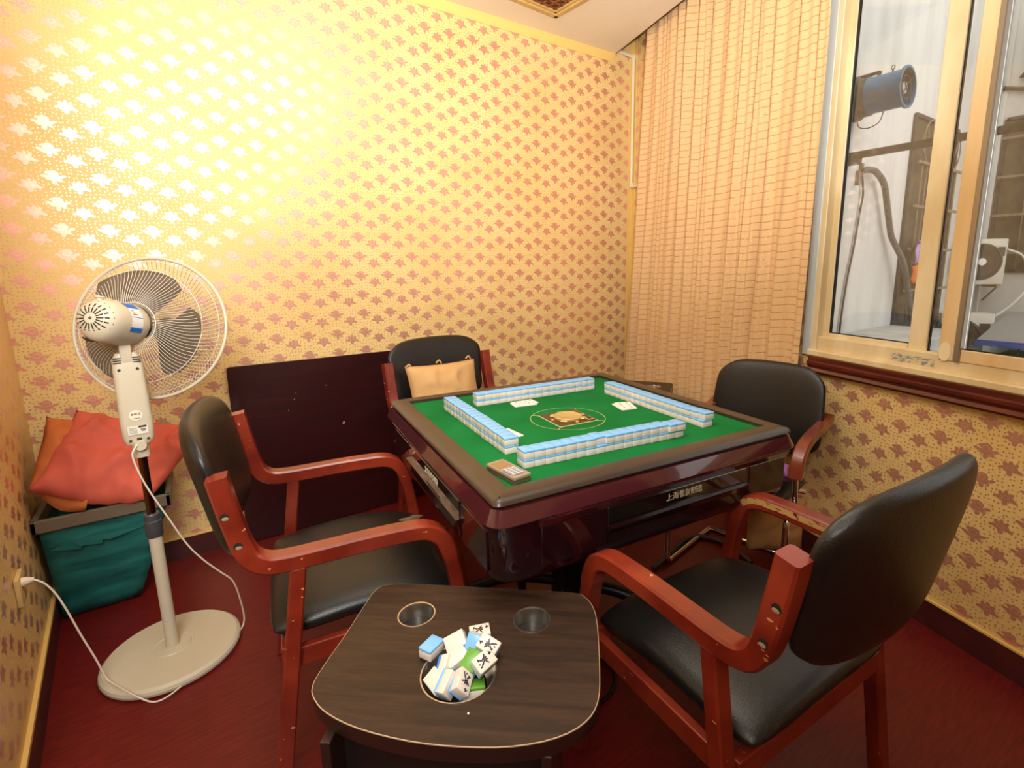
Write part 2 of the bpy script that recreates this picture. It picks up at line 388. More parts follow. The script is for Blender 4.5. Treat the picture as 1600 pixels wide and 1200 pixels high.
def patch(b):
    pts = [onR(2.176 + .020 * math.cos(t) + .012, 1.005 + .034 * math.sin(t), .0045 + .0008) for t in [2 * math.pi * k / 10 for k in range(10)]]
    f = b.faces.new([b.verts.new(p) for p in pts])
wpart('filler_patch', mat('peeled_paint_patch', srgb(240, 222, 186), .7), patch)
wpart('frame_sticker', mat('worn_blue_sticker', srgb(214, 196, 158), .6, col2=srgb(120, 140, 150), noise_scale=70, stretch=(1, 1, 3), lo=.5, hi=.56), lambda b: rbox(b, 2.0, 2.155, .944, .972, -.003, -.0008, bev=0))
def wood_profile(b):
    loops = []
    prof = [(.0, .838), (.030, .838), (.034, .846), (.030, .858), (.026, .861), (.031, .866), (.037, .872), (.037, .884), (.028, .889), (.028, .906), (.0, .906)]
    for s in (1.655, SEND): loops.append([onR(s, z, o) for o, z in prof])
    loft(b, loops)
bm = bmesh.new(); wood_profile(bm); bmesh.ops.recalc_face_normals(bm, faces=bm.faces[:]); struct(finish('trim_6', bm, m_trim))
# left edge strip of wall between curtain and frame
bm = bmesh.new(); rbox(bm, 1.60, WS0, .906, 2.62, 0, .012); struct(finish('trim_7', bm, mat('bluish_jamb_paint', srgb(196, 200, 196), .5)))

# ------------------------------------------------------------------ outside
ext = []
bm = bmesh.new(); add_box(bm, (4.5, 1.87, 1.2), (3.9, .14, 6.2)); struct(finish('wall_outside_side', bm, m_ext))
bm = bmesh.new()
add_box(bm, (6.47, 0.0, 1.2), (.14, 3.7, 6.2)); add_box(bm, (6.385, 1.66, 1.2), (.03, .07, 6.0))
struct(finish('wall_outside_far', bm, m_ext))
bm = bmesh.new(); add_box(bm, (4.6, 0.0, -.6), (4.2, 4.0, .1)); struct(finish('floor_outside', bm, mat('dirty_roof_screed', srgb(150, 148, 142), .9, noise_amt=.3, noise_scale=3)))

m_rustblue = mat('faded_blue_metal', srgb(62, 118, 156), .5, metal=.0, col2=srgb(120, 118, 100), noise_scale=6, lo=.52, hi=.72)
m_greyiron = mat('grey_iron', srgb(96, 92, 84), .6, metal=.3, noise_amt=.3, noise_scale=20)
m_rust = mat('rusty_iron', srgb(160, 142, 116), .7, noise_amt=.35, noise_scale=30)
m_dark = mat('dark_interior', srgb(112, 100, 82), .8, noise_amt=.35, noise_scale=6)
fan_o = empty('exhaust_blower', (3.87, 1.8, 2.40), 0, 'faded blue cylindrical exhaust blower mounted on the white outside wall', 'blower')
TX = Matrix.Rotation(R(90), 4, 'X')     # local z -> -y
bm = bmesh.new(); add_lathe(bm, [(.118, .03), (.118, .10), (.112, .11), (.112, .30), (.126, .305), (.126, .318), (.112, .32), (.108, .30), (.108, .12)], 32, TX, cap=False)
finish('casing', bm, m_rustblue, fan_o, 40)
bm = bmesh.new(); add_lathe(bm, [(.140, 0.0), (.140, .03), (.122, .05), (.122, .1)], 28, TX); finish('rear_collar', bm, m_greyiron, fan_o, 40)
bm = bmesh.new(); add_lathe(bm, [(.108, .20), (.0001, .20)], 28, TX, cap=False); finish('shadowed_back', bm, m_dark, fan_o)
for k in range(6):
    bm = bmesh.new(); a = R(60 * k)
    pts = [(.035, -.018, .265), (.102, -.030, .245), (.104, .028, .275), (.035, .016, .285)]
    vs = []
    for x, y, z in pts:
        q = TX @ (Matrix.Rotation(a, 4, 'Z') @ Vector((x, y, z))); vs.append(bm.verts.new(q))
    bm.faces.new(vs); bmesh.ops.solidify(bm, geom=bm.faces[:], thickness=.003); finish('blade', bm, m_dark, fan_o)
bm = bmesh.new(); add_lathe(bm, [(.036, .24), (.036, .30), (.028, .304)], 20, TX); finish('hub', bm, mat('pale_hub', srgb(190, 190, 180), .5), fan_o, 40)
bm = bmesh.new(); add_tube(bm, [(x, y - .0, z) for x, y, z in [TX @ Vector((.07 * math.cos(t), .07 * math.sin(t), .306)) for t in [2 * math.pi * k / 24 for k in range(24)]]], .003, 5, closed=True)
for k in range(4):
    a = R(45 + 90 * k); add_tube(bm, [TX @ Vector((.0, 0, .308)), TX @ Vector((.112 * math.cos(a), .112 * math.sin(a), .308))], .003, 5)
finish('front_guard', bm, m_greyiron, fan_o)
bm = bmesh.new(); add_box(bm, (0, -.07, .135), (.03, .16, .012)); add_box(bm, (0, -.14, .125), (.03, .012, .03)); finish('bracket', bm, m_greyiron, fan_o)
bm = bmesh.new(); add_tube(bm, [(0, -.22, .11), (0, -.22, .132)], .006, 6)
add_tube(bm, [(0, -.22 + .01 * math.cos(t), .142 + .012 * math.sin(t)) for t in [2 * math.pi * k / 10 for k in range(10)]], .003, 5, closed=True); finish('lifting_eye', bm, m_greyiron, fan_o)
bm = bmesh.new(); add_tube(bm, smooth_path([(.02, -.02, -.13), (.02, -.04, -.18), (.02, -.10, -.195), (.02, -.16, -.17), (.02, -.18, -.11)]), .0035, 5); finish('power_lead', bm, m_seal, fan_o)

bm = bmesh.new(); add_box(bm, (3.86, 0.8, 2.035), (.045, 2.0, .04)); add_box(bm, (3.86, 1.76, 2.01), (.05, .08, .07))
tag(finish('support_rail', bm, m_greyiron), 'dark grey horizontal steel bar running outward from the white outside wall', 'bar')
hose = [(4.04, 1.78, 1.955), (4.10, 1.75, 1.965), (4.19, 1.74, 1.945), (4.319, 1.74, 1.871), (4.42, 1.74, 1.701), (4.50, 1.74, 1.561), (4.56, 1.74, 1.49), (4.70, 1.70, 1.313), (4.82, 1.69, 1.102), (4.94, 1.68, .877), (5.04, 1.68, .755), (5.08, 1.68, .70)]
ho = empty('drain_hose', (4.04, 1.8, 1.955), 0, 'thick grey corrugated hose hanging in an S curve on the white outside wall', 'hose')
bm = bmesh.new(); add_tube(bm, [Vector(p) - Vector((4.04, 1.8, 1.955)) for p in smooth_path(hose, 8)], .022, 10); finish('tube', bm, mat('grey_corrugated_hose', srgb(120, 116, 108), .6, noise_amt=.35, noise_scale=60), ho, True)
bm = bmesh.new(); add_box(bm, (0, -.01, .03), (.02, .03, .05)); add_box(bm, (-.045, -.01, -.05), (.014, .03, .1)); finish('wall_hook', bm, m_rust, ho)
bm = bmesh.new(); add_tube(bm, smooth_path([(4.06, 1.79, 1.95), (4.085, 1.78, 1.80), (4.075, 1.785, 1.682), (4.03, 1.785, 1.408), (3.968, 1.785, 1.13), (3.935, 1.785, .70), (3.93, 1.785, -.5)]), .008, 6)
tag(finish('outside_cable', bm, m_greyiron), 'thin grey cable hanging down the white outside wall left of the hose', 'cable')

def grille_window(name, label, T, w, h, nv, nh, arch=True):
    """local x along width, z up, y out of the wall (negative = toward viewer)"""
    g = empty(name, T[0], T[1], label, 'window')
    bm = bmesh.new(); add_box(bm, (w / 2, -.004, h / 2), (w, .006, h)); finish('dark_glazing', bm, m_dark, g)
    bm = bmesh.new()
    for (c, d) in (((w / 2, -.005, 0), (w, .03, .03)), ((w / 2, -.005, h), (w, .03, .03)), ((0, -.005, h / 2), (.03, .03, h)), ((w, -.005, h / 2), (.03, .03, h))): add_box(bm, c, d)
    finish('frame', bm, m_greyiron, g)
    for k in range(nv):
        bm = bmesh.new(); x = w * (k + 1) / (nv + 1); add_tube(bm, [(x, -.06, .02), (x, -.06, h - (.36 if arch else .02))], .006, 6); finish('bar', bm, m_rust, g)
    for k in range(nh):
        bm = bmesh.new(); z = h * (k + .5) / nh if not arch else (h - .36) * (k + 1) / nh
        add_box(bm, (w / 2, -.065, z), (w, .012, .022)); finish('crossbar', bm, m_rust, g)
    if arch:
        bm = bmesh.new(); r = .17; n = 18
        cxs = [w * .25, w * .75] if w > .7 else [w / 2]
        for cx in cxs:
            add_tube(bm, [(cx + r * math.cos(math.pi * 2 * k / n), -.06, h - .19 + r * math.sin(math.pi * 2 * k / n)) for k in range(n)], .006, 5, closed=True)
            for a in (45, 90, 135): add_tube(bm, [(cx, -.06, h - .36), (cx + r * math.cos(R(a)), -.06, h - .19 + r * math.sin(R(a)))], .005, 5)
        finish('arch_scroll', bm, m_rust, g)
    return g
grille_window('barred_window', 'tall dark window behind rusty bars with round arch scrollwork, in the white outside wall', ((4.87, 1.798, .74), 0), .95, 1.72, 9, 4)
gw = grille_window('barred_window', 'dark window with a square grid of pale bars, at the right edge of the outside view', ((6.395, 1.60, 1.22), R(-90)), 1.3, 1.38, 5, 4, False)
for nm, lb, pts, c in (('hanging_cloth', 'lilac cloth hanging on the rusty bars of the outside window', [(4.97, 1.70, 1.28), (4.99, 1.70, 1.44), (5.10, 1.70, 1.50), (5.20, 1.70, 1.42), (5.08, 1.70, 1.33)], srgb(196, 160, 214)),
                       ('hanging_cloth', 'orange cloth clipped on the rusty bars below the lilac cloth', [(5.00, 1.70, 1.14), (5.00, 1.70, 1.28), (5.09, 1.70, 1.30), (5.10, 1.70, 1.15)], srgb(232, 130, 62)),
                       ('hanging_cloth', 'white cloth clipped on the rusty bars beside the orange cloth', [(5.12, 1.70, 1.11), (5.11, 1.70, 1.28), (5.20, 1.70, 1.33), (5.22, 1.70, 1.17)], srgb(232, 214, 200))):
    bm = bmesh.new(); bm.faces.new([bm.verts.new((p[0] - .10, p[1] - .01, p[2])) for p in pts]); bmesh.ops.subdivide_edges(bm, edges=bm.edges[:], cuts=3, use_grid_fill=True)
    for v in bm.verts: v.co.y += .012 * math.sin(v.co.x * 90) + .006 * math.sin(v.co.z * 60)
    bmesh.ops.solidify(bm, geom=bm.faces[:], thickness=.006); tag(finish(nm, bm, mat(nm + '_fabric', c, .8), smooth=True), lb, 'cloth')

def ac_unit(name, label, loc, rz, d):
    a = empty(name, loc, rz, label, 'air conditioner'); w, t, h = d
    bm = bmesh.new(); add_box(bm, (0, 0, h / 2), (w, t, h), bev=.012); finish('casing', bm, mat('aged_white_casing', srgb(222, 216, 198), .5, noise_amt=.15, noise_scale=6), a, 40)
    TF = Matrix.Translation((-w * .16, -t / 2 - .002, h / 2)) @ Matrix.Rotation(R(90), 4, 'X')
    bm = bmesh.new(); add_lathe(bm, [(h * .40, 0), (h * .40, .006), (h * .36, .008), (h * .36, .001)], 28, TF, cap=False); add_lathe(bm, [(h * .36, .002), (.001, .002)], 28, TF, mi=1, cap=False)
    for k in range(9): add_tube(bm, [TF @ Vector((h * .08 * (k % 9 + 1) * .5 * math.cos(t_), h * .08 * (k % 9 + 1) * .5 * math.sin(t_), .008)) for t_ in [2 * math.pi * i / 24 for i in range(24)]], .002, 4, closed=True)
    finish('fan_grille', bm, [m_greyiron, m_dark], a)
    bm = bmesh.new(); add_lathe(bm, [(h * .08, .003), (h * .08, .012), (.001, .014)], 16, TF); finish('grille_hub', bm, mat('white_hub', srgb(230, 228, 220), .5), a)
    bm = bmesh.new(); add_box(bm, (w * .33, -t / 2 - .001, h * .72), (w * .2, .004, h * .2)); finish('panel', bm, m_greyiron, a)
    for x in (-w * .35, w * .35):
        bm = bmesh.new(); add_box(bm, (x, 0, -.012), (.03, t + .04, .024)); add_tube(bm, [(x, -t / 2, -.02), (x, t / 2, -.16)], .008, 5); finish('wall_bracket', bm, m_rust, a)
    return a
ac_unit('air_conditioner', 'aged white air conditioner box on a rusty bracket with a white hose curling down', (6.20, 1.60, 1.10), R(-48), (.30, .20, .42))
ac_unit('air_conditioner', 'white air conditioner low down behind the right window stile', (6.02, 1.62, .34), R(-60), (.40, .22, .50))
bm = bmesh.new(); add_tube(bm, smooth_path([(6.2, 1.42, 1.42), (6.25, 1.32, 1.36), (6.28, 1.26, 1.2), (6.25, 1.27, 1.04), (6.18, 1.38, .86), (6.1, 1.50, .76), (6.02, 1.55, .75)]), .010, 6)
tag(finish('drain_hose', bm, mat('white_hose', srgb(228, 226, 220), .5), smooth=True), 'thin white hose looping down to the right of the bracketed air conditioner', 'hose')
cn = empty('canopy', (6.0, .66, .645), 0, 'grey lean-to roof with a bright blue front edge outside the window', 'canopy')
bm = bmesh.new(); loft(bm, [[(-.5, -1.3, 0), (.4, -1.3, .20), (.4, -1.3, .17), (-.5, -1.3, -.03)], [(-.5, .72, 0), (.4, .72, .20), (.4, .72, .17), (-.5, .72, -.03)]]); finish('roof_sheet', bm, mat('grey_roof_sheet', srgb(160, 158, 152), .7), cn)
bm = bmesh.new(); add_box(bm, (-.51, -.29, -.012), (.02, 2.02, .05)); finish('blue_edge', bm, mat('blue_paint', srgb(70, 96, 170), .5), cn)
for k in range(9):
    bm = bmesh.new(); add_tube(bm, [(-.48, .68 - .24 * k, -.03), (-.48, .68 - .24 * k, -1.05)], .009, 6); finish('post', bm, m_greyiron, cn)
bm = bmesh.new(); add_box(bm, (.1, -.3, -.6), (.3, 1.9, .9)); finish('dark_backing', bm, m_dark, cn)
bm = bmesh.new(); add_box(bm, (4.35, 1.54, .10), (1.05, .52, 1.38), bev=.01)
tag(finish('roof_box', bm, mat('pale_weathered_panel', srgb(206, 204, 196), .7, noise_amt=.2, noise_scale=4)), 'pale weathered box under the hose just beyond the window ledge', 'box')
bm = bmesh.new(); add_box(bm, (5.25, 1.60, .58), (.4, .3, .12)); add_box(bm, (5.2, 1.62, .68), (.12, .12, .1)); add_tube(bm, [(5.0, 1.5, .70), (5.6, 1.5, .72)], .008, 5)
for k in range(3): add_tube(bm, [(5.02 + .05 * k, 1.5, .71), (5.05 + .06 * k, 1.5, .3)], .005, 5)
tag(finish('clutter_rack', bm, m_greyiron), 'dark metal rack with odds and ends at the foot of the outside hose', 'rack')
# upper right: small cage shelf and posts
bm = bmesh.new()
for a_, b_ in (((6.38, 1.55, 2.95), (5.9, 1.25, 3.02)), ((6.38, 1.35, 2.95), (5.9, 1.05, 3.02)), ((6.38, 1.55, 2.95), (6.38, .9, 2.95)), ((6.1, 1.4, 3.0), (6.1, .8, 3.0)), ((5.9, 1.25, 3.02), (5.9, .9, 3.02)), ((6.3, 1.5, 2.95), (6.3, 1.1, 2.6))):
    add_tube(bm, [a_, b_], .012, 5)
add_box(bm, (6.2, 1.15, 3.25), (.3, .35, .5))
tag(finish('cage_shelf', bm, m_dark), 'dark cage shelf high on the far outside wall at the upper right', 'shelf')
bm = bmesh.new(); add_tube(bm, [(6.36, 1.655, 2.88), (6.36, 1.40, 2.80)], .018, 6); add_box(bm, (6.37, 1.68, 2.89), (.05, .04, .1)); tag(finish('wall_peg', bm, m_dark), 'short dark pipe stub fixed to the far outside wall below the cage', 'pipe')
bm = bmesh.new(); add_box(bm, (6.37, 1.715, 1.98), (.012, .05, .4)); tag(finish('green_panel', bm, mat('pale_green_paint', srgb(168, 200, 120), .7)), 'small pale green panel on the far outside wall between the window stiles', 'panel')

# ------------------------------------------------------------------ curtain
def curtain():
    c = bpy.data.materials.new('tan_curtain_fabric'); c.use_nodes = True; nt = c.node_tree; b = nt.nodes['Principled BSDF']
    uv = nt.nodes.new('ShaderNodeUVMap'); uv.uv_map = 'metric'; sp = nt.nodes.new('ShaderNodeSeparateXYZ'); nt.links.new(uv.outputs[0], sp.inputs[0])
    U = N(nt, sp.outputs[0]); V = N(nt, sp.outputs[1])
    P = .0345; row = (V / P).floor(); vv = V.fmod(P)
    line = (vv - P / 2).abs().step(.0012, .0024)
    seg = (U + row * .047).fmod(.095).lt(.062)
    nz = nt.nodes.new('ShaderNodeTexNoise'); nz.inputs['Scale'].default_value = 14; nt.links.new(uv.outputs[0], nz.inputs[0])
    ll = line * (N(nt, nz.outputs[0]).gt(.38))
    vo = nt.nodes.new('ShaderNodeTexVoronoi'); vo.voronoi_dimensions = '2D'; vo.inputs['Scale'].default_value = 40; nt.links.new(uv.outputs[0], vo.inputs[0])
    spark = N(nt, vo.outputs['Distance']).lt(.06)
    fib = nt.nodes.new('ShaderNodeTexNoise'); fib.inputs['Scale'].default_value = 500; nt.links.new(uv.outputs[0], fib.inputs[0])
    base = mixc(nt, fib.outputs[0], srgb(224, 184, 134), srgb(212, 170, 118))
    col = mixc(nt, ll, base, srgb(186, 138, 88)); col = mixc(nt, spark, col, srgb(255, 226, 170))
    nt.links.new(col, b.inputs['Base Color']); b.inputs['Roughness'].default_value = .75; b.inputs['Sheen Weight'].default_value = .25
    bp = nt.nodes.new('ShaderNodeBump'); bp.inputs['Strength'].default_value = .5; bp.inputs['Distance'].default_value = .002; nt.links.new((ll * -1.0).s, bp.inputs['Height']); nt.links.new(bp.outputs[0], b.inputs['Normal'])
    bm = bmesh.new(); l = bm.loops.layers.uv.new('metric')
    NS, NZ = 260, 40; grid = []
    for j in range(NZ + 1):
        z = .03 + (2.985 - .03) * j / NZ; row = []
        sl = (YB - (2.51 - (z - 1.37) * .078)) / math.cos(THR) ; sr = 1.632 - .012 * math.sin(z * 2.2)
        for i in range(NS + 1):
            t = i / NS; tt = t + .010 * math.sin(t * 23 + z * .9) + .004 * math.sin(z * 3 + t * 40)
            s = sl + (sr - sl) * t
            ph = tt * 2 * math.pi * 12.5
            amp = (.028 + .010 * math.sin(t * 17 + 1.3)) * (.75 + .25 * math.sin(z * 1.7 + t * 9))
            w = math.sin(ph + .5 * math.sin(ph)) + .35 * math.sin(ph * 2.3 + z * 1.1 + 1)
            room = .046 + .030 * (1 - t)
            off = min(max(room + amp * w, .012), .12)
            if t > .985: off += .0
            row.append((bm.verts.new(onR(s, z, off)), t * 2.7, z + .004 * math.sin(ph) ))
        grid.append(row)
    for j in range(NZ):
        for i in range(NS):
            q = (grid[j][i], grid[j][i + 1], grid[j + 1][i + 1], grid[j + 1][i]); f = bm.faces.new([a[0] for a in q]); f.smooth = True
            for lp, a in zip(f.loops, q): lp[l].uv = (a[1], a[2])
    return finish('curtain', bm, c, smooth=True)
cu = curtain(); tag(cu, 'pleated tan curtain with broken brown stripes hanging left of the window', 'curtain')
# small bulkhead of conduit in the corner
cd = empty('wall_conduit', (XR - .02, YB - .012, 2.0), 0, 'thin white cable conduit running down the corner beside the curtain', 'conduit')
m_white_pl = mat('white_plastic', srgb(236, 224, 200), .4)
bm = bmesh.new(); add_box(bm, (0, 0, .28), (.016, .012, .84), bev=.002, seg=1); finish('vertical_channel', bm, m_white_pl, cd)
bm = bmesh.new(); add_box(bm, (-.085, 0, .705), (.16, .012, .016), Matrix.Rotation(R(3), 4, 'Y'), bev=.002, seg=1); finish('top_channel', bm, m_white_pl, cd)
bm = bmesh.new(); p = onR(.10, 1.855, .010) - cd.location; add_box(bm, p, (.16, .012, .014), MR, bev=.002, seg=1); finish('lower_channel', bm, m_white_pl, cd)
for z_ in (.70, -.13):
    bm = bmesh.new(); add_box(bm, (0, -.001, z_), (.022, .014, .03)); finish('elbow', bm, m_white_pl, cd)

# ------------------------------------------------------------------ ceiling panel (carved lattice, corner in view)
rz = math.atan2(-.217, .041) ; Mz = Matrix.Rotation(math.atan2(.023, .249), 4, 'Z')
cl = empty('ceiling_panel', (1.865, 2.506, ZC), math.atan2(.023, .249), 'square ceiling panel with a gilded moulding and brown lattice inside, at the top edge', 'ceiling panel')
m_gilt = mat('gilt_moulding', srgb(206, 170, 104), .45, noise_amt=.2, noise_scale=30); m_lat = mat('brown_lattice', srgb(150, 84, 42), .5, noise_amt=.4, noise_scale=40)
SZ = .62
def fr(bm, inset, w, z0, z1):
    for cx_, cy_, dx, dy in ((-SZ / 2, -inset - w / 2, SZ - 2 * inset, w), (-SZ / 2, -SZ + inset + w / 2, SZ - 2 * inset, w), (-inset - w / 2, -SZ / 2, w, SZ - 2 * inset), (-SZ + inset + w / 2, -SZ / 2, w, SZ - 2 * inset)):
        add_box(bm, (cx_, cy_, (z0 + z1) / 2), (dx, dy, z1 - z0), bev=.004, seg=2)
bm = bmesh.new(); fr(bm, 0, .026, -.020, 0); finish('outer_moulding', bm, m_gilt, cl)
bm = bmesh.new(); fr(bm, .026, .020, -.012, 0); finish('inner_moulding', bm, m_gilt, cl)
bm = bmesh.new(); add_box(bm, (-SZ / 2, -SZ / 2, -.002), (SZ - .09, SZ - .09, .004)); finish('backing', bm, mat('dark_backing', srgb(84, 40, 20), .6), cl)
for k in range(12):
    for hv in (0, 1):
        bm = bmesh.new(); p = -.06 - k * .0455; c = (-SZ / 2, p, -.0065) if hv else (p, -SZ / 2, -.0065); d = (SZ - .092, .008, .006) if hv else (.008, SZ - .092, .006)
        add_box(bm, c, d); finish('lattice_bar', bm, m_lat, cl)

# ------------------------------------------------------------------ lacquered armchairs
m_leather = mat('black_leatherette', srgb(20, 18, 17), .38, spec=.5, col2=srgb(27, 24, 21), noise_scale=5, bump=.16, bump_scale=260)
m_wood = mat('red_lacquered_wood', srgb(142, 50, 28), .32, coat=.35, coat_r=.15, col2=srgb(108, 30, 17), noise_scale=5, stretch=(1.5, 1, 1.5))
def add_chips(m, scale, thr, col, stretch=(1, 1, 1)):
    nt = m.node_tree; b = nt.nodes['Principled BSDF']; tc = nt.nodes.new('ShaderNodeTexCoord'); mp = nt.nodes.new('ShaderNodeMapping'); mp.inputs['Scale'].default_value = stretch; nt.links.new(tc.outputs['Object'], mp.inputs[0])
    nz = nt.nodes.new('ShaderNodeTexNoise'); nz.inputs['Scale'].default_value = scale; nz.inputs['Detail'].default_value = 3; nt.links.new(mp.outputs[0], nz.inputs[0])
    old = b.inputs['Base Color'].links[0].from_socket
    nt.links.new(mixc(nt, N(nt, nz.outputs[0]).gt(thr), old, col), b.inputs['Base Color'])
add_chips(m_wood, 42, .715, srgb(206, 140, 92), (1, 1, 1.6))
m_worn = mat('worn_bare_wood', srgb(196, 150, 90), .6, col2=srgb(112, 30, 18), noise_scale=38, stretch=(1, 3, 3), lo=.56, hi=.60)
m_hole = mat('hole_shade', srgb(26, 16, 12), .8)  # flat dark disc: shade inside the recessed screw hole, painted on
m_socket = mat('lit_socket_bottom', srgb(150, 132, 104), .5)  # pale lower crescent: lit bottom of the recessed hole, painted on
FRAME = smooth_path([(-.086, .864), (-.078, .815), (-.067, .755), (-.055, .700), (-.040, .662), (-.012, .640), (.03, .633), (.11, .633), (.21, .634), (.30, .632), (.352, .626), (.388, .605), (.408, .570), (.420, .52), (.432, .45), (.446, .33), (.462, .16), (.476, .004)], 4)
FRAME = [(p.x, p.y) for p in [Vector(q) for q in FRAME]]
def pillow_mesh(name, corners, thick, m, parent=None, n=22, wr=.004, seed=0, puff=.5, off=None, pinch=.06):
    """stuffed rectangular cushion spanned between four corners (A,B,C,D in order)"""
    A, B, C, D = [Vector(c) for c in corners]; nrm = (B - A).cross(D - A).normalized(); bm = bmesh.new(); L = {}
    for side in (1, -1):
        for j in range(n + 1):
            for i in range(n + 1):
                u, v = i / n, j / n; edge = i in (0, n) or j in (0, n)
                if side == -1 and edge: L[(side, i, j)] = L[(1, i, j)]; continue
                pu, pv = 2 * u - 1, 2 * v - 1
                uu = .5 + .5 * pu * (1 - pinch * (1 - pv * pv)); vv = .5 + .5 * pv * (1 - pinch * (1 - pu * pu))
                P = A * (1 - uu) * (1 - vv) + B * uu * (1 - vv) + C * uu * vv + D * (1 - uu) * vv
                h = ((1 - abs(pu) ** 2.6) * (1 - abs(pv) ** 2.6)); h = max(h, 0) ** puff
                q = P * 9 + Vector((seed, seed * 2, 0)); w = noise.noise(q) + .5 * noise.noise(q * 2.7) - .9 * max(0, 1 - 3.5 * abs(noise.noise(q * .8 + Vector((7, 3, 1))))) ** 1.5
                P = P + nrm * (side * thick / 2 * h + wr * w * (0.3 + h) * 2)
                if off: P = P + Vector(off(u, v, side))
                L[(side, i, j)] = bm.verts.new(P)
        for j in range(n):
            for i in range(n):
                q = [L[(side, i, j)], L[(side, i + 1, j)], L[(side, i + 1, j + 1)], L[(side, i, j + 1)]]
                try: bm.faces.new(q if side == 1 else q[::-1])
                except ValueError: pass
    bmesh.ops.recalc_face_normals(bm, faces=bm.faces[:])
    return finish(name, bm, m, parent, True)
def pad_mesh(name, fn, m, parent, nu=24, nv=20, thick=.05, edge=4.0, cr=.16):
    """upholstered pad: fn(u,v) -> (point, normal) for u,v in [-1,1]"""
    bm = bmesh.new(); L = {}
    for side in (1, -1):
        for j in range(nv + 1):
            for i in range(nu + 1):
                u, v = -1 + 2 * i / nu, -1 + 2 * j / nv; e = i in (0, nu) or j in (0, nv)
                if side == -1 and e: L[(side, i, j)] = L[(1, i, j)]; continue
                u2 = math.copysign(1 - (1 - abs(u)) ** 1.6, u); v2 = math.copysign(1 - (1 - abs(v)) ** 1.6, v)
                # rounded-rectangle plan
                k = .86; a = u2 * (1 - cr * abs(v2) ** 7); b_ = v2 * (1 - cr * abs(u2) ** 7)
                P, nn_ = fn(a, b_); h = (max(1 - abs(u2) ** edge, 0) * max(1 - abs(v2) ** edge, 0)) ** .42
                L[(side, i, j)] = bm.verts.new(Vector(P) + Vector(nn_) * side * thick / 2 * h)
        for j in range(nv):
            for i in range(nu):
                q = [L[(side, i, j)], L[(side, i + 1, j)], L[(side, i + 1, j + 1)], L[(side, i, j + 1)]]
                bm.faces.new(q if side == 1 else q[::-1])
    bmesh.ops.recalc_face_normals(bm, faces=bm.faces[:])
    return finish(name, bm, m, parent, True)
HW = .279        # half distance between the frame centre lines
FW = .0235       # half width of the lath
def back_fn(u, v):
    z = .782 + v * .160
    w = .254 + .022 * max(v, -.2)
    z += .018 * (1 - u * u) * (1 if v > 0 else -.6)
    x = -.086 - .036 * (1 - u * u) - (z - .75) * .18
    return (x, u * w, z), Vector((1, u * .28, .2)).normalized()
def seat_fn(u, v):
    x = .205 + u * .232; w = .256 + .004 * u
    z = .430 - .012 * u * u * (1 if u > 0 else -.4) + .012 * (1 - v * v) + .008 * math.cos(u * 3)
    return (x, v * w, z), Vector((0, 0, 1))
def armchair(name, loc, rz, label, worn=False):
    c = empty(name, loc, rz, label, 'chair', None)
    for s in (-1, 1):
        bm = bmesh.new(); strip_sweep(bm, FRAME, FW, lambda t: .042 if t < .75 else .036, y0=s * HW, bev=.005)
        fr_ = finish('arm_frame', bm, m_wood, c, 35)
        for hx, hz in ((-.078, .778), (-.060, .705)):
            bm = bmesh.new(); T = Matrix.Translation((hx, s * (HW + FW), hz)) @ Matrix.Rotation(R(-90 * s), 4, 'X')
            add_lathe(bm, [(.0088, .0004), (.0088, .0010), (.0001, .0010)], 16, T, mi=1, cap=False)
            T2 = Matrix.Translation((hx + .001, s * (HW + FW) + s * .0006, hz - .0036)) @ Matrix.Rotation(R(-90 * s), 4, 'X') @ Matrix.Diagonal((.86, .55, 1, 1))
            add_lathe(bm, [(.0078, .0004), (.0001, .0010)], 16, T2, mi=0, cap=False)
            finish('screw_socket', bm, [m_socket, m_hole], fr_)
        if worn:
            bm = bmesh.new(); k0, k1 = 26, 44
            for k in range(k0, k1):
                for yy in (s * (HW - FW) - s * .0006 if s > 0 else s * (HW + FW) - .0006,):
                    a_, b_ = FRAME[k], FRAME[k + 1]
                    th = .019
                    def nrm(i):
                        p0, p1 = Vector(FRAME[i - 1]), Vector(FRAME[i + 1]); t = (p1 - p0).normalized(); return Vector((-t.y, t.x))
                    if s == -1 or True:
                        n0, n1 = nrm(k), nrm(k + 1)
                        ysurf = -(HW - FW) + .0008
                        bm.faces.new([bm.verts.new((q.x, ysurf, q.y)) for q in (Vector(a_) - n0 * th * .2, Vector(b_) - n1 * th * .2, Vector(b_) + n1 * th * .78, Vector(a_) + n0 * th * .78)])
            if s == -1: finish('worn_edge', bm, m_worn, fr_)['label'] = 'arm edge worn to bare wood'
            else: bm.free()
        bm = bmesh.new(); loft(bm, [[(cx_ + sx_ * .018, s * HW + sy_ * .020, zz_) for sx_, sy_ in ((-1, -1), (1, -1), (1, 1), (-1, 1))] for cx_, zz_ in ((-.035, 0), (.052, .616))]); bmesh.ops.bevel(bm, geom=bm.edges[:], offset=.004, segments=1, affect='EDGES'); finish('rear_leg', bm, m_wood, c)
    bm = bmesh.new(); add_box(bm, (.008, 0, .365), (.026, 2 * HW - .04, .055), bev=.003); finish('rear_rail', bm, m_wood, c)
    bm = bmesh.new(); add_box(bm, (.425, 0, .375), (.026, 2 * HW - .04, .050), bev=.003); finish('front_rail', bm, m_wood, c)
    for s in (-1, 1):
        bm = bmesh.new(); add_box(bm, (.215, s * (HW - .012), .370), (.40, .022, .050), bev=.003); finish('side_rail', bm, m_wood, c)
    pad_mesh('seat', seat_fn, m_leather, c, thick=.078, cr=.05)
    pad_mesh('backrest', back_fn, m_leather, c, thick=.062, nv=20)
    return c
chA = armchair('armchair', (.130, 1.512, 0), R(-8), 'red-framed black armchair in front of the dark leaning board, left of the game table')
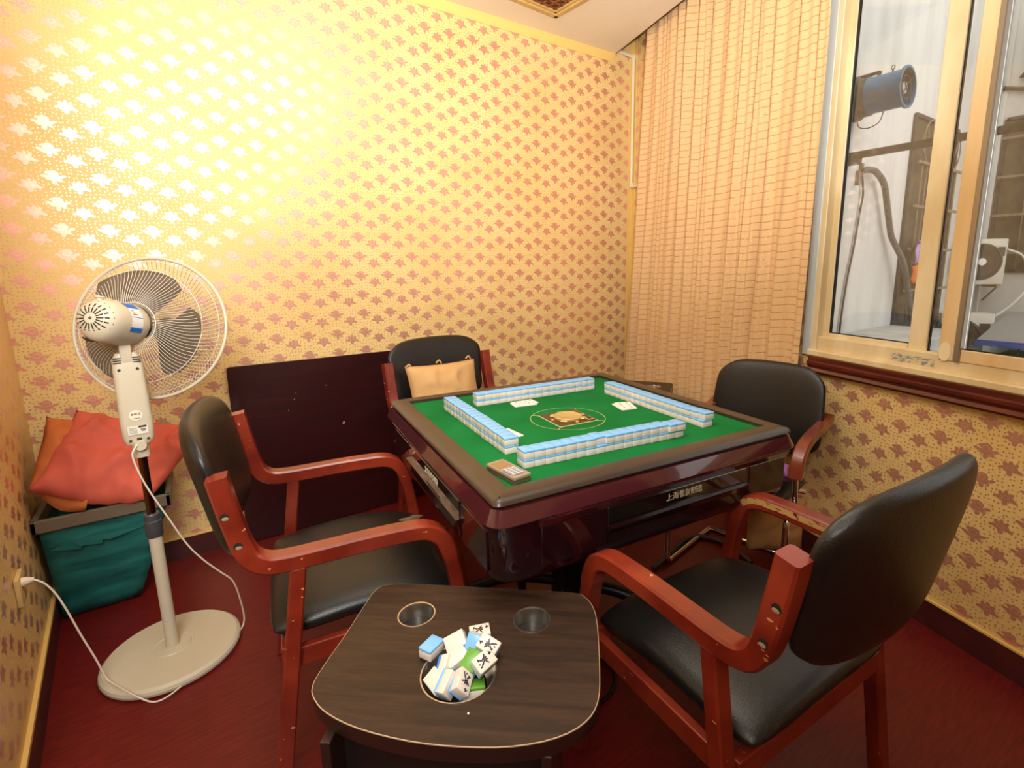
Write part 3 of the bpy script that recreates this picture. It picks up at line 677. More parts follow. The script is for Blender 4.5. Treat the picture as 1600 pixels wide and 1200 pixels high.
chB = armchair('armchair', (.996, .428, 0), R(87), 'nearest black armchair with worn red frame, right of the brown side table', worn=True)
# damage on the seat of chair A
bm = bmesh.new()
pts = [(.395 + .038 * math.cos(t) * (1 + .25 * math.sin(3 * t)), .10 + .02 * math.sin(t) * (1 + .3 * math.cos(5 * t)), .471) for t in [2 * math.pi * k / 14 for k in range(14)]]
bm.faces.new([bm.verts.new(p) for p in pts]); finish('torn_patch', bm, mat('torn_foam', srgb(120, 106, 80), .9, noise_amt=.6, noise_scale=60), chA)
# chair C: behind the table
_cc = Vector((1.010, 2.375, 0)); rzC = R(-83)
_fc = Vector((math.cos(rzC), math.sin(rzC), 0))
chC = armchair('armchair', _cc + _fc * .09, rzC, 'black armchair behind the game table holding a beige cushion', False)

# chair D: chrome cantilever with curved wood arms
m_chrome = mat('chrome', (.75, .75, .76, 1), .12, metal=1.0)
m_wood_arm = mat('reddish_brown_arm_wood', srgb(132, 58, 32), .3, coat=.4, noise_amt=.3, noise_scale=6)
dD = empty('cantilever_chair', (1.99, 1.19, 0), R(191), 'black-backed chair with chrome tube frame and curved wood arm, by the window wall', 'chair')
def backD(u, v):
    z = .69 + v * .185; w = .236 - .008 * v; z += .010 * (1 - u * u) * (1 if v > 0 else 0)
    x = .0 - .030 * (1 - u * u) - (z - .55) * .20
    return (x, u * w, z), Vector((1, u * .2, .2)).normalized()
def seatD(u, v):
    return (.200 + u * .205, v * .218, .435 - .01 * u * u), Vector((0, 0, 1))
pad_mesh('backrest', backD, m_leather, dD, thick=.055); pad_mesh('seat', seatD, m_leather, dD, thick=.065)
for s in (-1, 1):
    y = s * .238
    P = [(-.03, y, .66), (.02, y, .640), (.10, y, .625), (.20, y, .622), (.250, y, .590), (.280, y, .545), (.280, y, .50), (.268, y, .44), (.25, y, .40), (.27, y, .392), (.32, y, .382), (.345, y, .35), (.35, y, .1), (.34, y, .02), (.30, y, .013), (.1, y, .012), (-.06, y, .012)]
    bm = bmesh.new(); add_tube(bm, smooth_path(P, 5), .0115, 10); finish('tube_frame', bm, m_chrome, dD, True)
    arm = smooth_path([(-.085, .680), (-.03, .662), (.03, .656), (.10, .652), (.18, .642), (.240, .616), (.272, .575), (.286, .525)], 4)
    bm = bmesh.new(); strip_sweep(bm, [(p.x, p.y) for p in arm], .024, .030, y0=y, bev=.006); finish('wood_arm', bm, m_wood_arm, dD, 35)
bm = bmesh.new(); add_tube(bm, [(-.06, -.238, .012), (-.06, .238, .012)], .0115, 8); finish('cross_tube', bm, m_chrome, dD, True)
bm = bmesh.new(); add_tube(bm, [(.09, -.225, .40), (.09, .225, .40)], .010, 8); finish('cross_tube', bm, m_chrome, dD, True)
bm = bmesh.new(); add_tube(bm, [(-.02, -.18, .60), (.0, -.18, .42), (.05, -.18, .40)], .010, 8); finish('back_support', bm, m_chrome, dD, True)
bm = bmesh.new(); add_tube(bm, [(-.02, .18, .60), (.0, .18, .42), (.05, .18, .40)], .010, 8); finish('back_support', bm, m_chrome, dD, True)
bm = bmesh.new()
m_lilac = mat('lilac_cloth', srgb(158, 92, 160), .85)
pc_ = pillow_mesh('cloth_bundle', [(1.76, 1.02, .485), (1.86, 1.02, .49), (1.86, .93, .515), (1.76, .93, .52)], .05, m_lilac, wr=.012, n=12)
tag(pc_, 'small lilac cloth bundle on the seat of the chrome-framed chair', 'cloth')
tan = pillow_mesh('beige_cushion', [(1.95, 1.20, .025), (2.15, 1.045, .025), (2.12, 1.03, .30), (1.90, 1.18, .30)], .10, mat('beige_cotton', srgb(206, 162, 106), .85, bump=.2, bump_scale=30), wr=.006, n=16)
tag(tan, 'beige cushion standing on the floor beneath the chrome-framed chair', 'cushion')

# beige cushion on chair C
m_bei = mat('beige_cushion_cotton', srgb(214, 170, 112), .85, bump=.25, bump_scale=26, noise_amt=.12, noise_scale=5)
rt = Vector((-_fc.y, _fc.x, 0))      # chair's left
def cC(a, f_, z): return tuple(_cc + rt * a + _fc * f_ + Vector((0, 0, z)))
cush = pillow_mesh('seat_cushion', [cC(.150, .165, .55), cC(-.235, .165, .55), cC(-.235, .090, .855), cC(.150, .092, .845)], .12, m_bei, wr=.006, n=24, seed=3)
tag(cush, 'beige square cushion leaning on the back of the chair behind the game table', 'cushion')
for a in (.130, -.04, -.20):
    bm = bmesh.new(); add_tube(bm, smooth_path([cC(a, .092, .845), cC(a - .012, .092, .862), cC(a - .03, .092, .850)], 4), .004, 5); finish('tie', bm, m_bei, cush)


# ------------------------------------------------------------------ board against the wall
bd = empty('leaning_board', (.62, 2.675, 0), 0, 'dark burgundy board standing on edge against the back wall', 'board')
m_board = mat('dark_burgundy_laminate', srgb(50, 10, 12), .35, coat=.3, col2=srgb(38, 8, 10), noise_scale=4, stretch=(1, 1, 10))
bm = bmesh.new(); add_prism(bm, [(x, y + .437) for x, y in round_rect(1.03, .866, .015, 3)], -.010, .010, bev=.002, T=Matrix.Rotation(R(90), 4, 'X') @ Matrix.Translation((0, 0, 0)))
finish('panel', bm, m_board, bd, 30)
m_chip = mat('pale_chip', srgb(170, 130, 90), .8)
bm = bmesh.new()
for x, z, r_ in ((-.03, .52, .006), (-.25, .68, .0025), (-.24, .71, .002), (-.1, .73, .002), (-.28, .63, .002)):
    bm.faces.new([bm.verts.new((x + r_ * math.cos(t) * (1 + .3 * math.sin(2 * t)), -.0106, z + 1.3 * r_ * math.sin(t))) for t in [2 * math.pi * k / 8 for k in range(8)]][::-1])
finish('chips', bm, m_chip, bd)

# ------------------------------------------------------------------ bin and cushions
bn = empty('storage_bin', (-.35, 2.5, 0), 0, 'teal tapered bin with a brown rim standing in the left corner', 'bin')
O_ = Vector((-.35, 2.5, 0))
def L3(pts): return [Vector(p) - O_ for p in pts]
bm = bmesh.new(); n_lv = 16; loops = []
b0 = [(-.525, 2.462, .005), (-.292, 2.462, .005), (-.292, 2.66, .005), (-.525, 2.66, .005)]
t0 = [(-.515, 2.325, .425), (-.155, 2.315, .425), (-.155, 2.66, .425), (-.515, 2.66, .425)]
for k in range(n_lv + 1):
    t = k / n_lv; rip = .006 * math.sin(t * 26) + .004 * math.sin(t * 55)
    lp = []
    for i in range(4):
        a = Vector(b0[i]).lerp(Vector(t0[i]), t ** .8); b_ = Vector(b0[(i + 1) % 4]).lerp(Vector(t0[(i + 1) % 4]), t ** .8)
        for q in range(8):
            p = a.lerp(b_, q / 8); c_ = Vector((-.38, 2.56, p.z)); dr = (p - c_).normalized(); wv = rip + .004 * math.sin(q * 1.7 + t * 14 + i * 2)
            if i in (0, 1): p = p + dr * wv * (0 if q == 0 else 1)
            p.z = a.z; lp.append(p - O_)
    loops.append(lp)
loft(bm, loops, cap1=False, smooth=True)
finish('body', bm, mat('teal_vinyl', srgb(34, 122, 116), .5, col2=srgb(24, 98, 96), noise_scale=8, stretch=(1, 1, 4), bump=.2, bump_scale=14, bump_stretch=(1, 1, 5)), bn, True)
m_rim = mat('brown_plastic_rim', srgb(108, 94, 76), .55)
bm = bmesh.new()
for (c, d) in (((-.335, 2.312, .4425), (.39, .018, .047)), ((-.335, 2.665, .4425), (.39, .018, .047)), ((-.149, 2.488, .4425), (.018, .37, .047)), ((-.521, 2.488, .4425), (.018, .37, .047))):
    add_box(bm, Vector(c) - O_, d, bev=.004, seg=1)
finish('rim', bm, m_rim, bn)
bm = bmesh.new(); pts = [(-.50, 2.345, .335), (-.42, 2.340, .318), (-.415, 2.338, .33), (-.36, 2.336, .322), (-.355, 2.336, .338), (-.34, 2.335, .330), (-.23, 2.335, .352), (-.22, 2.333, .37), (-.45, 2.342, .36)]
bm.faces.new([bm.verts.new(Vector(p) - Vector((0, .004, 0)) - O_) for p in pts]); bmesh.ops.solidify(bm, geom=bm.faces[:], thickness=.003); finish('torn_flap', bm, mat('teal_vinyl_light', srgb(44, 138, 132), .5), bn)
m_coral = mat('coral_cotton', srgb(210, 96, 76), .85, bump=.25, bump_scale=18, noise_amt=.12, noise_scale=4)
m_orange = mat('orange_cotton', srgb(204, 112, 54), .85, bump=.25, bump_scale=18, noise_amt=.15, noise_scale=4)
def sag(u, v, side): return (0, 0, -.05 * math.sin(math.pi * u) * (v) + .0)
po = pillow_mesh('cushion', [(-.492, 2.60, .765), (-.345, 2.62, .68), (-.38, 2.285, .475), (-.520, 2.35, .575)], .08, m_orange, wr=.016, n=26, seed=5, off=lambda u, v, s_: (0, -.02 * math.sin(math.pi * v), -.05 * math.sin(math.pi * u) * v))
tag(po, 'crumpled orange cushion at the back left on top of the teal bin', 'cushion')
pk = pillow_mesh('cushion', [(-.405, 2.60, .775), (.010, 2.46, .640), (-.20, 2.275, .468), (-.512, 2.30, .575)], .14, m_coral, wr=.016, n=34, seed=11, off=lambda u, v, s_: (0, 0, -.035 * math.sin(math.pi * u) * v))
tag(pk, 'large coral red cushion slumped over the teal bin', 'cushion')

# ------------------------------------------------------------------ stand fan
m_fan = mat('cream_fan_plastic', srgb(206, 196, 172), .38, noise_amt=.04, noise_scale=6)
m_fan_d = mat('dark_slot', srgb(50, 42, 34), .7)
m_wire = mat('white_coated_wire', srgb(214, 206, 190), .35)
fn = empty('stand_fan', (-.177, 1.997, 0), 0, 'cream stand fan seen from behind, on a round base', 'fan')
bm = bmesh.new(); add_lathe(bm, [(.190, .003), (.198, .006), (.2, .015), (.197, .024), (.188, .031), (.06, .036), (.058, .034), (.054, .034), (.052, .037), (.02, .038), (.001, .038)], 56, cap=False); add_lathe(bm, [(.001, .003), (.190, .003)], 56, cap=False)
finish('base', bm, m_fan, fn, 30)
bm = bmesh.new(); add_lathe(bm, [(.0185, .034), (.0185, .455)], 24); finish('lower_pole', bm, m_fan, fn, 40)
bm = bmesh.new(); add_lathe(bm, [(.0215, .445), (.0235, .452), (.0235, .50), (.0215, .502), (.0215, .522), (.019, .526)], 24); finish('height_collar', bm, mat('slate_collar', srgb(66, 68, 72), .4), fn, 30)
bm = bmesh.new(); add_lathe(bm, [(.0125, .52), (.0125, .78)], 20); finish('upper_pole', bm, mat('bronze_chrome', srgb(120, 96, 72), .15, metal=1.0), fn, 40)
bm = bmesh.new()
HB = [(0, .715, .030, .022), (0, .755, .030, .024), (0, .762, .052, .026), (0, .79, .062, .030), (0, .84, .064, .032), (0, 1.0, .060, .032), (0, 1.045, .056, .030), (0, 1.062, .044, .026)]
HB = [(z, w, d) for _, z, w, d in HB]
HB = [(.722, .022, .020), (.764, .023, .021), (.768, .036, .022), (.785, .042, .026), (.83, .0445, .028), (.98, .041, .027), (1.035, .039, .026), (1.058, .028, .022)]
loops = []
for z, w, d in HB:
    loops.append([(x, y + .004, z) for x, y in round_rect(2 * w * .93, 2 * d, min(w, d) * .6, 4)])
loft(bm, loops, smooth=True); nb = finish('neck_housing', bm, m_fan, fn, 40)
nb.rotation_euler = (0, 0, R(6))
for nm, zz, w, h, mm in (('round_sticker', .862, None, .017, mat('paper_sticker', srgb(232, 224, 200), .6)), ('rating_label', .815, .05, .028, mat('paper_label', srgb(228, 222, 206), .6))):
    bm = bmesh.new()
    if w is None: pts = [(h * math.cos(t), -.0255, zz + h * math.sin(t)) for t in [2 * math.pi * k / 24 for k in range(24)]]
    else: pts = [(-w / 2, -.0255, zz - h / 2), (w / 2, -.0255, zz - h / 2), (w / 2, -.0255, zz + h / 2), (-w / 2, -.0255, zz + h / 2)]
    bm.faces.new([bm.verts.new(p) for p in pts]); s_ = finish(nm, bm, mm, nb)
    if w is None:
        text_mesh('sticker_print', '合格证', .0085, m_fan_d, nb, Matrix.Translation((0, -.0262, zz + .004)) @ Matrix.Rotation(R(90), 4, 'X'), .0001)
        bm = bmesh.new(); add_box(bm, (0, -.0262, zz - .009), (.018, .0004, .0014)); finish('sticker_line', bm, m_fan_d, nb)
    else:
        bm = bmesh.new(); add_box(bm, (.012, -.0262, zz + .010), (.020, .0004, .006))
        for q in range(4): add_box(bm, (-.012, -.0262, zz + .007 - .005 * q), (.020, .0004, .0009))
        for q in range(3): add_box(bm, (.013, -.0262, zz + .002 - .003 * q), (.014 - .002 * q, .0004, .0016))
        finish('label_print', bm, m_fan_d, nb)
bm = bmesh.new()
for x in (-.022, .022):
    for zz in (1.008, .782): add_lathe(bm, [(.0042, 0), (.0001, .0004)], 12, Matrix.Translation((x, -.0245 + (0.0 if zz > 1 else .0025), zz)) @ Matrix.Rotation(R(90), 4, 'X'), cap=False)
for s_ in (-1, 1):
    for q in range(3): add_box(bm, (s_ * .024, -.0225, 1.030 + .007 * q), (.020, .003, .0028))
add_box(bm, (.0, -.0232, .785), (.012, .003, .008))
finish('screw_holes', bm, m_fan_d, nb)
bm = bmesh.new(); add_lathe(bm, [(.017, .0), (.017, .014), (.015, .018)], 20, Matrix.Translation((0, -.018, .765)) @ Matrix.Rotation(R(90), 4, 'X')); finish('height_knob', bm, m_fan, nb, 40)
bm = bmesh.new(); add_box(bm, (0, -.004, 1.065), (.030, .040, .075), bev=.006); add_box(bm, (.012, .004, 1.100), (.060, .055, .012), bev=.004); finish('tilt_bracket', bm, m_fan, nb, 40)
# head
AX = Vector((.130, .242, -.062)).normalized(); HC = Vector((-.180, 1.981, 1.152)) - Vector((-.177, 1.997, 0))
zx = AX; xx = Vector((AX.y, -AX.x, 0)).normalized(); yy = zx.cross(xx)
prof_scale = .86
HM = Matrix(((xx.x, yy.x, zx.x, HC.x), (xx.y, yy.y, zx.y, HC.y), (xx.z, yy.z, zx.z, HC.z), (0, 0, 0, 1)))
if yy.z < 0: HM = Matrix(((-xx.x, -yy.x, zx.x, HC.x), (-xx.y, -yy.y, zx.y, HC.y), (-xx.z, -yy.z, zx.z, HC.z), (0, 0, 0, 1)))
head = bpy.data.objects.new('motor_housing', None)
prof = [(.0001, -.128), (.014, -.128), (.034, -.122), (.049, -.110), (.057, -.092), (.060, -.06), (.061, -.02), (.062, .02), (.061, .045), (.055, .055), (.035, .062)]
prof = [(r_, z_ * prof_scale if z_ < 0 else z_) for r_, z_ in prof]
bm = bmesh.new(); add_lathe(bm, prof, 36, cap=False)
for v in bm.verts:      # flatter skirt below
    if v.co.y < -.03: v.co.y = -.03 + (v.co.y + .03) * 1.25; 
head = finish('motor_housing', bm, m_fan, fn, 40); head.matrix_local = HM
bm = bmesh.new()
for k in range(18):
    a = R(20 * k); 
    for r0, r1 in ((.0155, .032), (.0345, .051)):
        def pz(r): 
            for (ra, za), (rb, zb_) in zip(prof, prof[1:]):
                if ra <= r <= rb: return za + (zb_ - za) * (r - ra) / (rb - ra + 1e-9)
            return -.1
        w0 = .0012 + r0 * .022; w1 = .0012 + r1 * .022; ca, sa = math.cos(a), math.sin(a)
        bm.faces.new([bm.verts.new((r * ca - w * sa, r * sa + w * ca, pz(r) - .0012)) for r, w in ((r0, -w0), (r1, -w1), (r1, w1), (r0, w0))])
for k in range(6):
    z = -.105 + .012 * k; add_box(bm, (.0345, -.0560, z + .026), (.004, .017, .0048), Matrix.Rotation(R(-52), 4, 'Z'))
finish('vent_slots', bm, m_fan_d, head)
bm = bmesh.new(); add_lathe(bm, [(.0045, 0), (.0001, .0005)], 12, Matrix.Translation((0, 0, -.1107)) @ Matrix.Rotation(R(180), 4, 'X')); finish('centre_screw', bm, m_greyiron, head)
bm = bmesh.new(); add_lathe(bm, [(.008, 0), (.008, .010), (.013, .013), (.013, .017), (.001, .019)], 16, Matrix.Translation((0, .050, -.075)) @ Matrix.Rotation(R(-90), 4, 'X')); finish('oscillation_knob', bm, m_fan, head, 40)
# energy label wraps the housing side
def wrap(name, a0, a1, z0, z1, m, rr=.0603, n=8):
    bm = bmesh.new(); row = []
    def rad(z): 
        for (ra, za), (rb, zb_) in zip(prof, prof[1:]):
            if za <= z <= zb_: return ra + (rb - ra) * (z - za) / (zb_ - za + 1e-9)
        return rr
    def pt(a, z):
        r = rad(z) + .0008; x, y = r * math.cos(a), r * math.sin(a)
        if y < -.03: y = -.03 + (y + .03) * 1.25 - .0006
        return (x, y, z)
    for i in range(n):
        aa, ab = a0 + (a1 - a0) * i / n, a0 + (a1 - a0) * (i + 1) / n
        bm.faces.new([bm.verts.new(q) for q in (pt(aa, z0), pt(ab, z0), pt(ab, z1), pt(aa, z1))])
    return finish(name, bm, m, head, True)
m_lblw = mat('label_white', srgb(236, 236, 236), .5); m_lblb = mat('label_blue', srgb(36, 110, 208), .5); m_lblr = mat('label_red', srgb(205, 50, 40), .5); m_lbly = mat('label_yellow', srgb(220, 200, 80), .5)
sgn = 1
e = wrap('energy_label', R(118), R(210), -.035, .012, m_lblw, n=10)
wrap('energy_label_header', R(118), R(140), -.0352, .0122, m_lblb).data.transform(Matrix.Scale(1.008, 4))
wrap('energy_label_footer', R(198), R(210), -.0352, .0122, m_lblb).data.transform(Matrix.Scale(1.008, 4))
wrap('energy_label_bar', R(147), R(150), -.028, -.018, mat('label_green', srgb(90, 150, 70), .5)).data.transform(Matrix.Scale(1.008, 4))
wrap('energy_label_bar', R(153), R(156), -.026, -.014, m_lbly).data.transform(Matrix.Scale(1.008, 4))
wrap('energy_label_bar', R(159), R(162), -.026, -.009, m_lblr).data.transform(Matrix.Scale(1.008, 4))
wrap('energy_label_rule', R(168), R(169.5), -.034, .011, m_lblb).data.transform(Matrix.Scale(1.008, 4))
# guard
GZ, GR = .150, .230
def gpt(r, a, z): return (r * math.cos(a), r * math.sin(a), z)
def rear_prof(t):   # t 0..1 hub to rim
    r = .062 + (GR - .062) * t; z = .055 + (GZ - .055) * (t ** 2.2); return r, z
def front_prof(t):
    r = .045 + (GR - .045) * t; z = GZ + .085 * (1 - t ** 2.6); return r, z
for nm, pf, nw, swirl in (('rear_guard_wires', rear_prof, 96, .30), ('front_guard_wires', front_prof, 96, -.25)):
    bm = bmesh.new()
    for k in range(nw):
        a = 2 * math.pi * k / nw; pts = []
        for i in range(11):
            t = i / 10; r, z = pf(t); pts.append(gpt(r, a + swirl * math.sin(t * math.pi) * .55, z))
        add_tube(bm, pts, .00085, 4, cap=False)
    stuff(finish(nm, bm, m_wire, fn)).matrix_local = HM
for nm, r, z, rad in (('guard_rim', GR + .003, GZ, .0055), ('guard_ring', *rear_prof(.72), .0014), ('guard_ring', *rear_prof(.05), .0016), ('guard_ring', *front_prof(.55), .0014), ('guard_ring', *rear_prof(.93), .0012)):
    bm = bmesh.new(); add_tube(bm, [gpt(r, 2 * math.pi * k / 72, z) for k in range(72)], rad, 8 if rad > .003 else 5, closed=True); finish(nm, bm, m_fan if rad > .003 else m_wire, fn, True).matrix_local = HM
bm = bmesh.new(); add_lathe(bm, [(.045, GZ + .084), (.04, GZ + .092), (.001, GZ + .095)], 28, cap=False); finish('guard_cap', bm, m_fan, fn, True).matrix_local = HM
bm = bmesh.new(); add_lathe(bm, [(.03, .075), (.036, .085), (.036, .125), (.025, .14), (.001, .145)], 24); finish('blade_hub', bm, mat('smoked_hub', srgb(110, 98, 84), .4), fn, True).matrix_local = HM
m_blade = mat('smoked_grey_blade', srgb(124, 112, 96), .35, alpha=.93)
for k in range(3):
    bm = bmesh.new(); a0 = R([98, 338, 218][k] ); NR_, NA = 8, 12; g = []
    for i in range(NR_ + 1):
        t = i / NR_; r = .034 + (.183 - .034) * t; half = R(16) + R(30) * math.sin(min(t * 1.15, 1) * math.pi / 2) if t < .85 else R(46) * math.sqrt(max(1 - ((t - .85) / .15) ** 2 * .45, 0)); row = []
        for j in range(NA + 1):
            q = -1 + 2 * j / NA; a = a0 + half * q - .25 * t; row.append(bm.verts.new(gpt(r, a, .108 + .026 * q * (1 - .3 * t))))
        g.append(row)
    for i in range(NR_):
        for j in range(NA): bm.faces.new((g[i][j], g[i][j + 1], g[i + 1][j + 1], g[i + 1][j]))
    bmesh.ops.solidify(bm, geom=bm.faces[:], thickness=.002); finish('blade', bm, m_blade, fn, True).matrix_local = HM
# hanging loose wire loop behind the guard
bm = bmesh.new(); add_tube(bm, smooth_path([(.035, .085, 1.005), (.045, .10, .995), (.06, .115, .985), (.09, .125, .995), (.115, .13, 1.03), (.118, .13, 1.07)], 4), .0013, 4); finish('loose_wire', bm, m_wire, fn)
# cord
m_cord = mat('white_cord', srgb(226, 214, 196), .45)
cord = [(-.180, 1.963, .772), (-.188, 1.955, .762), (-.196, 1.95, .742), (-.189, 1.95, .692), (-.171, 1.95, .623), (-.134, 1.95, .517), (-.095, 1.95, .408), (-.057, 1.95, .336), (-.014, 1.955, .271), (.018, 1.965, .217), (.033, 1.985, .12), (.036, 2.0, .035), (.015, 1.97, .012), (-.03, 1.91, .012), (-.11, 1.84, .012), (-.177, 1.785, .009), (-.222, 1.775, .010), (-.262, 1.793, .037), (-.303, 1.856, .041), (-.340, 1.918, .043), (-.352, 1.930, .075), (-.361, 1.933, .118), (-.385, 1.936, .218), (-.403, 1.938, .301), (-.419, 1.941, .36), (-.436, 1.943, .399), (-.453, 1.945, .419), (-.466, 1.948, .424)]
bm = bmesh.new(); add_tube(bm, smooth_path(cord, 6), .0027, 7); co = finish('power_cord', bm, m_cord, fn, True); co.matrix_local = Matrix.Translation((.177, -1.997, 0))
bm = bmesh.new(); T = Matrix.Translation((-.463, 1.948, .424)) @ Matrix.Rotation(R(-90), 4, 'Y')
add_lathe(bm, [(.005, -.004), (.0065, .0), (.012, .010), (.014, .028)], 12, T); pl = finish('plug', bm, m_cord, fn, 40); pl.matrix_local = Matrix.Translation((.177, -1.997, 0))
ol = empty('wall_socket', (xl_at(1.95) + .0, 1.955, .405), math.atan2(nl.y, nl.x), 'yellowed wall socket on the left wall with the fan plug in it', 'socket')
bm = bmesh.new(); add_box(bm, (.006, 0, 0), (.012, .084, .084), bev=.003); finish('plate', bm, mat('yellowed_plastic', srgb(206, 178, 118), .5), ol, 40)
bm = bmesh.new(); add_box(bm, (.0124, .004, -.02), (.002, .028, .022), bev=.0005, seg=1); finish('outlet_face', bm, mat('yellowed_plastic_dark', srgb(170, 140, 84), .5), ol)

# ------------------------------------------------------------------ mahjong table
CX, CY, PH, ZF = 1.0074, 1.2938, R(-5.908), .8102
TS = 1.04       # real size of the table
MT = Matrix.Translation((CX * TS, CY * TS, 1.3 * (1 - TS))) @ Matrix.Rotation(PH, 4, 'Z') @ Matrix.Scale(TS, 4)
gt = empty('mahjong_table', (CX * TS, CY * TS, 1.3 * (1 - TS)), PH, 'square automatic mahjong table with green felt and glossy burgundy sides', 'table')
m_burg = mat('glossy_burgundy', srgb(32, 8, 12), .15, spec=.2, coat=.75, coat_r=.03)
m_burg2 = mat('glossy_burgundy_band', srgb(70, 25, 31), .12, spec=.3, coat=1.0, coat_r=.03)
m_rimb = mat('brown_rim', srgb(64, 51, 40), .32, noise_amt=.25, noise_scale=8)
m_blk = mat('black_gap', srgb(14, 11, 11), .5); m_blkgloss = mat('black_gloss_strip', srgb(12, 11, 10), .08, coat=1.0)
m_felt = mat('green_felt', srgb(26, 118, 58), .95, spec=.1, col2=srgb(20, 106, 48), noise_scale=6, bump=.15, bump_scale=400)
gt.scale = (TS, TS, TS)
bm = bmesh.new(); add_box(bm, (0, 0, ZF - .006), (.87, .87, .012)); finish('felt', bm, m_felt, gt)
def rr(h, r, z, n=6): return [(x, y, z) for x, y in round_rect(2 * h, 2 * h, r, n)]
# rim: four mitred bars
for k in range(4):
    bm = bmesh.new(); sec = [(.430, ZF - .004), (.430, ZF + .010), (.433, ZF + .012), (.466, ZF + .012), (.477, ZF + .010), (.485, ZF + .005), (.488, ZF - .002), (.478, ZF - .005)]
    M_ = Matrix.Rotation(R(90 * k), 4, 'Z')
    loops = []
    for e_ in (-1, 1):
        lp = []
        for d_, z in sec:
            dd_ = min(d_, .470) if d_ > .46 else d_
            lp.append(M_ @ Vector((e_ * dd_, -d_, z)))
        loops.append(lp)
    loft(bm, loops); bmesh.ops.recalc_face_normals(bm, faces=bm.faces[:]); finish('rim_bar', bm, m_rimb, gt, 40)
for sx, sy in ((-1, -1), (1, -1), (1, 1), (-1, 1)):       # rounded rim corners
    bm = bmesh.new(); c_ = Vector((sx * .470, sy * .470, 0)); a0 = {(-1, -1): 180, (1, -1): 270, (1, 1): 0, (-1, 1): 90}[(sx, sy)]
    rings = []
    for i in range(7):
        a = R(a0 + 90 * i / 6); rings.append([c_ + Vector((math.cos(a) * r_, math.sin(a) * r_, z)) for r_, z in ((.0, ZF + .012), (.007, ZF + .010), (.015, ZF + .005), (.018, ZF - .002), (.008, ZF - .005), (0, ZF - .005))])
    loft(bm, rings); bmesh.ops.recalc_face_normals(bm, faces=bm.faces[:]); finish('rim_corner', bm, m_rimb, gt, 60)
bm = bmesh.new(); loft(bm, [rr(.480, .03, ZF - .0165), rr(.480, .03, ZF - .004)]); finish('shadow_gap', bm, m_blk, gt)
bm = bmesh.new(); loft(bm, [rr(.4900, .035, .760), rr(.5035, .045, .7645), rr(.5040, .045, .767), rr(.4900, .036, .7995), rr(.482, .032, .8005)], smooth=True); finish('upper_band', bm, m_burg2, gt, 25)
bm = bmesh.new()
# body: deep rounded corners, curved in at the foot, with a cavity step for the drawers
body = [(.330, .08, .592), (.420, .09, .596), (.462, .085, .604), (.482, .072, .616), (.490, .062, .632), (.492, .060, .665), (.492, .055, .766)]
loft(bm, [rr(h, r, z, 8) for h, r, z in body], smooth=True); finish('body', bm, m_burg, gt, 50)
for k in range(4):
    M_ = Matrix.Rotation(R(90 * k), 4, 'Z')
    # visor under the band, flat side panels, black name strip and the drawer under it
    bm = bmesh.new(); add_box(bm, M_ @ Vector((-.292, -.4915, .692)), (.176, .005, .096), M_, bev=.0015, seg=1); finish('side_panel', bm, m_burg, gt)
    bm = bmesh.new(); add_box(bm, M_ @ Vector((.372, -.4915, .692)), (.156, .005, .096), M_, bev=.0015, seg=1); finish('side_panel', bm, m_burg, gt)
    bm = bmesh.new(); loft(bm, [[M_ @ Vector((x, y, z)) for y, z in ((-.488, .766), (-.504, .763), (-.503, .758), (-.494, .741), (-.488, .740))] for x in (-.386, .455)]); bmesh.ops.recalc_face_normals(bm, faces=bm.faces[:]); finish('visor', bm, m_burg2, gt)
    bm = bmesh.new(); add_box(bm, M_ @ Vector((.040, -.4915, .716)), (.478, .006, .046), M_, bev=.001, seg=1); st = finish('name_strip', bm, m_blkgloss, gt)
    bm = bmesh.new(); loft(bm, [[M_ @ Vector((x, y, z)) for y, z in ((-.488, .695), (-.506, .693), (-.505, .689), (-.4955, .672), (-.4945, .645), (-.488, .642))] for x in (-.200, .284)]); bmesh.ops.recalc_face_normals(bm, faces=bm.faces[:]); finish('drawer', bm, m_burg, gt)
    text_mesh('lettering', '上海雀友制造', .0212, mat('silver_letters', srgb(214, 200, 170), .35, metal=.4), st, M_ @ Matrix.Translation((.045, -.4950, .719)) @ Matrix.Rotation(R(90), 4, 'X'), .0006)
    bm = bmesh.new()
    for x in (-.415, .465):
        if abs(x) < .45: add_lathe(bm, [(.0055, .0), (.005, .002), (.0001, .0022)], 12, M_ @ Matrix.Translation((x, -.4915, .682)) @ Matrix.Rotation(R(90), 4, 'X'))
    finish('screw_cap', bm, m_blk, gt)
# centre plate and printed ring on the felt
m_line = mat('pale_line_print', srgb(196, 190, 130), .7); m_plate = mat('brown_centre_plate', srgb(72, 44, 26), .3, noise_amt=.3, noise_scale=20); m_gold = mat('gold_disc', srgb(206, 176, 112), .35, metal=.3)
O2 = Vector((-.022, -.026, 0))
bm = bmesh.new(); n_ = 72
for k in range(n_):
    a, b_ = 2 * math.pi * k / n_, 2 * math.pi * (k + 1) / n_
    bm.faces.new([bm.verts.new(O2 + Vector((r * math.cos(t), r * math.sin(t), ZF + .0006))) for r, t in ((.1225, a), (.1245, a), (.1245, b_), (.1225, b_))])
for k in range(4):
    a = R(90 * k + 45); add_box(bm, O2 + Vector((math.cos(a) * .111, math.sin(a) * .111, ZF + .0004)), (.022, .002, .0006), Matrix.Rotation(a, 4, 'Z'))
finish('printed_ring', bm, m_line, gt)
bm = bmesh.new(); add_prism(bm, [(x + O2.x, y + O2.y) for x, y in round_rect(.146, .146, .006, 2)], ZF - .001, ZF + .0022, bev=.001); finish('plate_border', bm, m_line, gt)
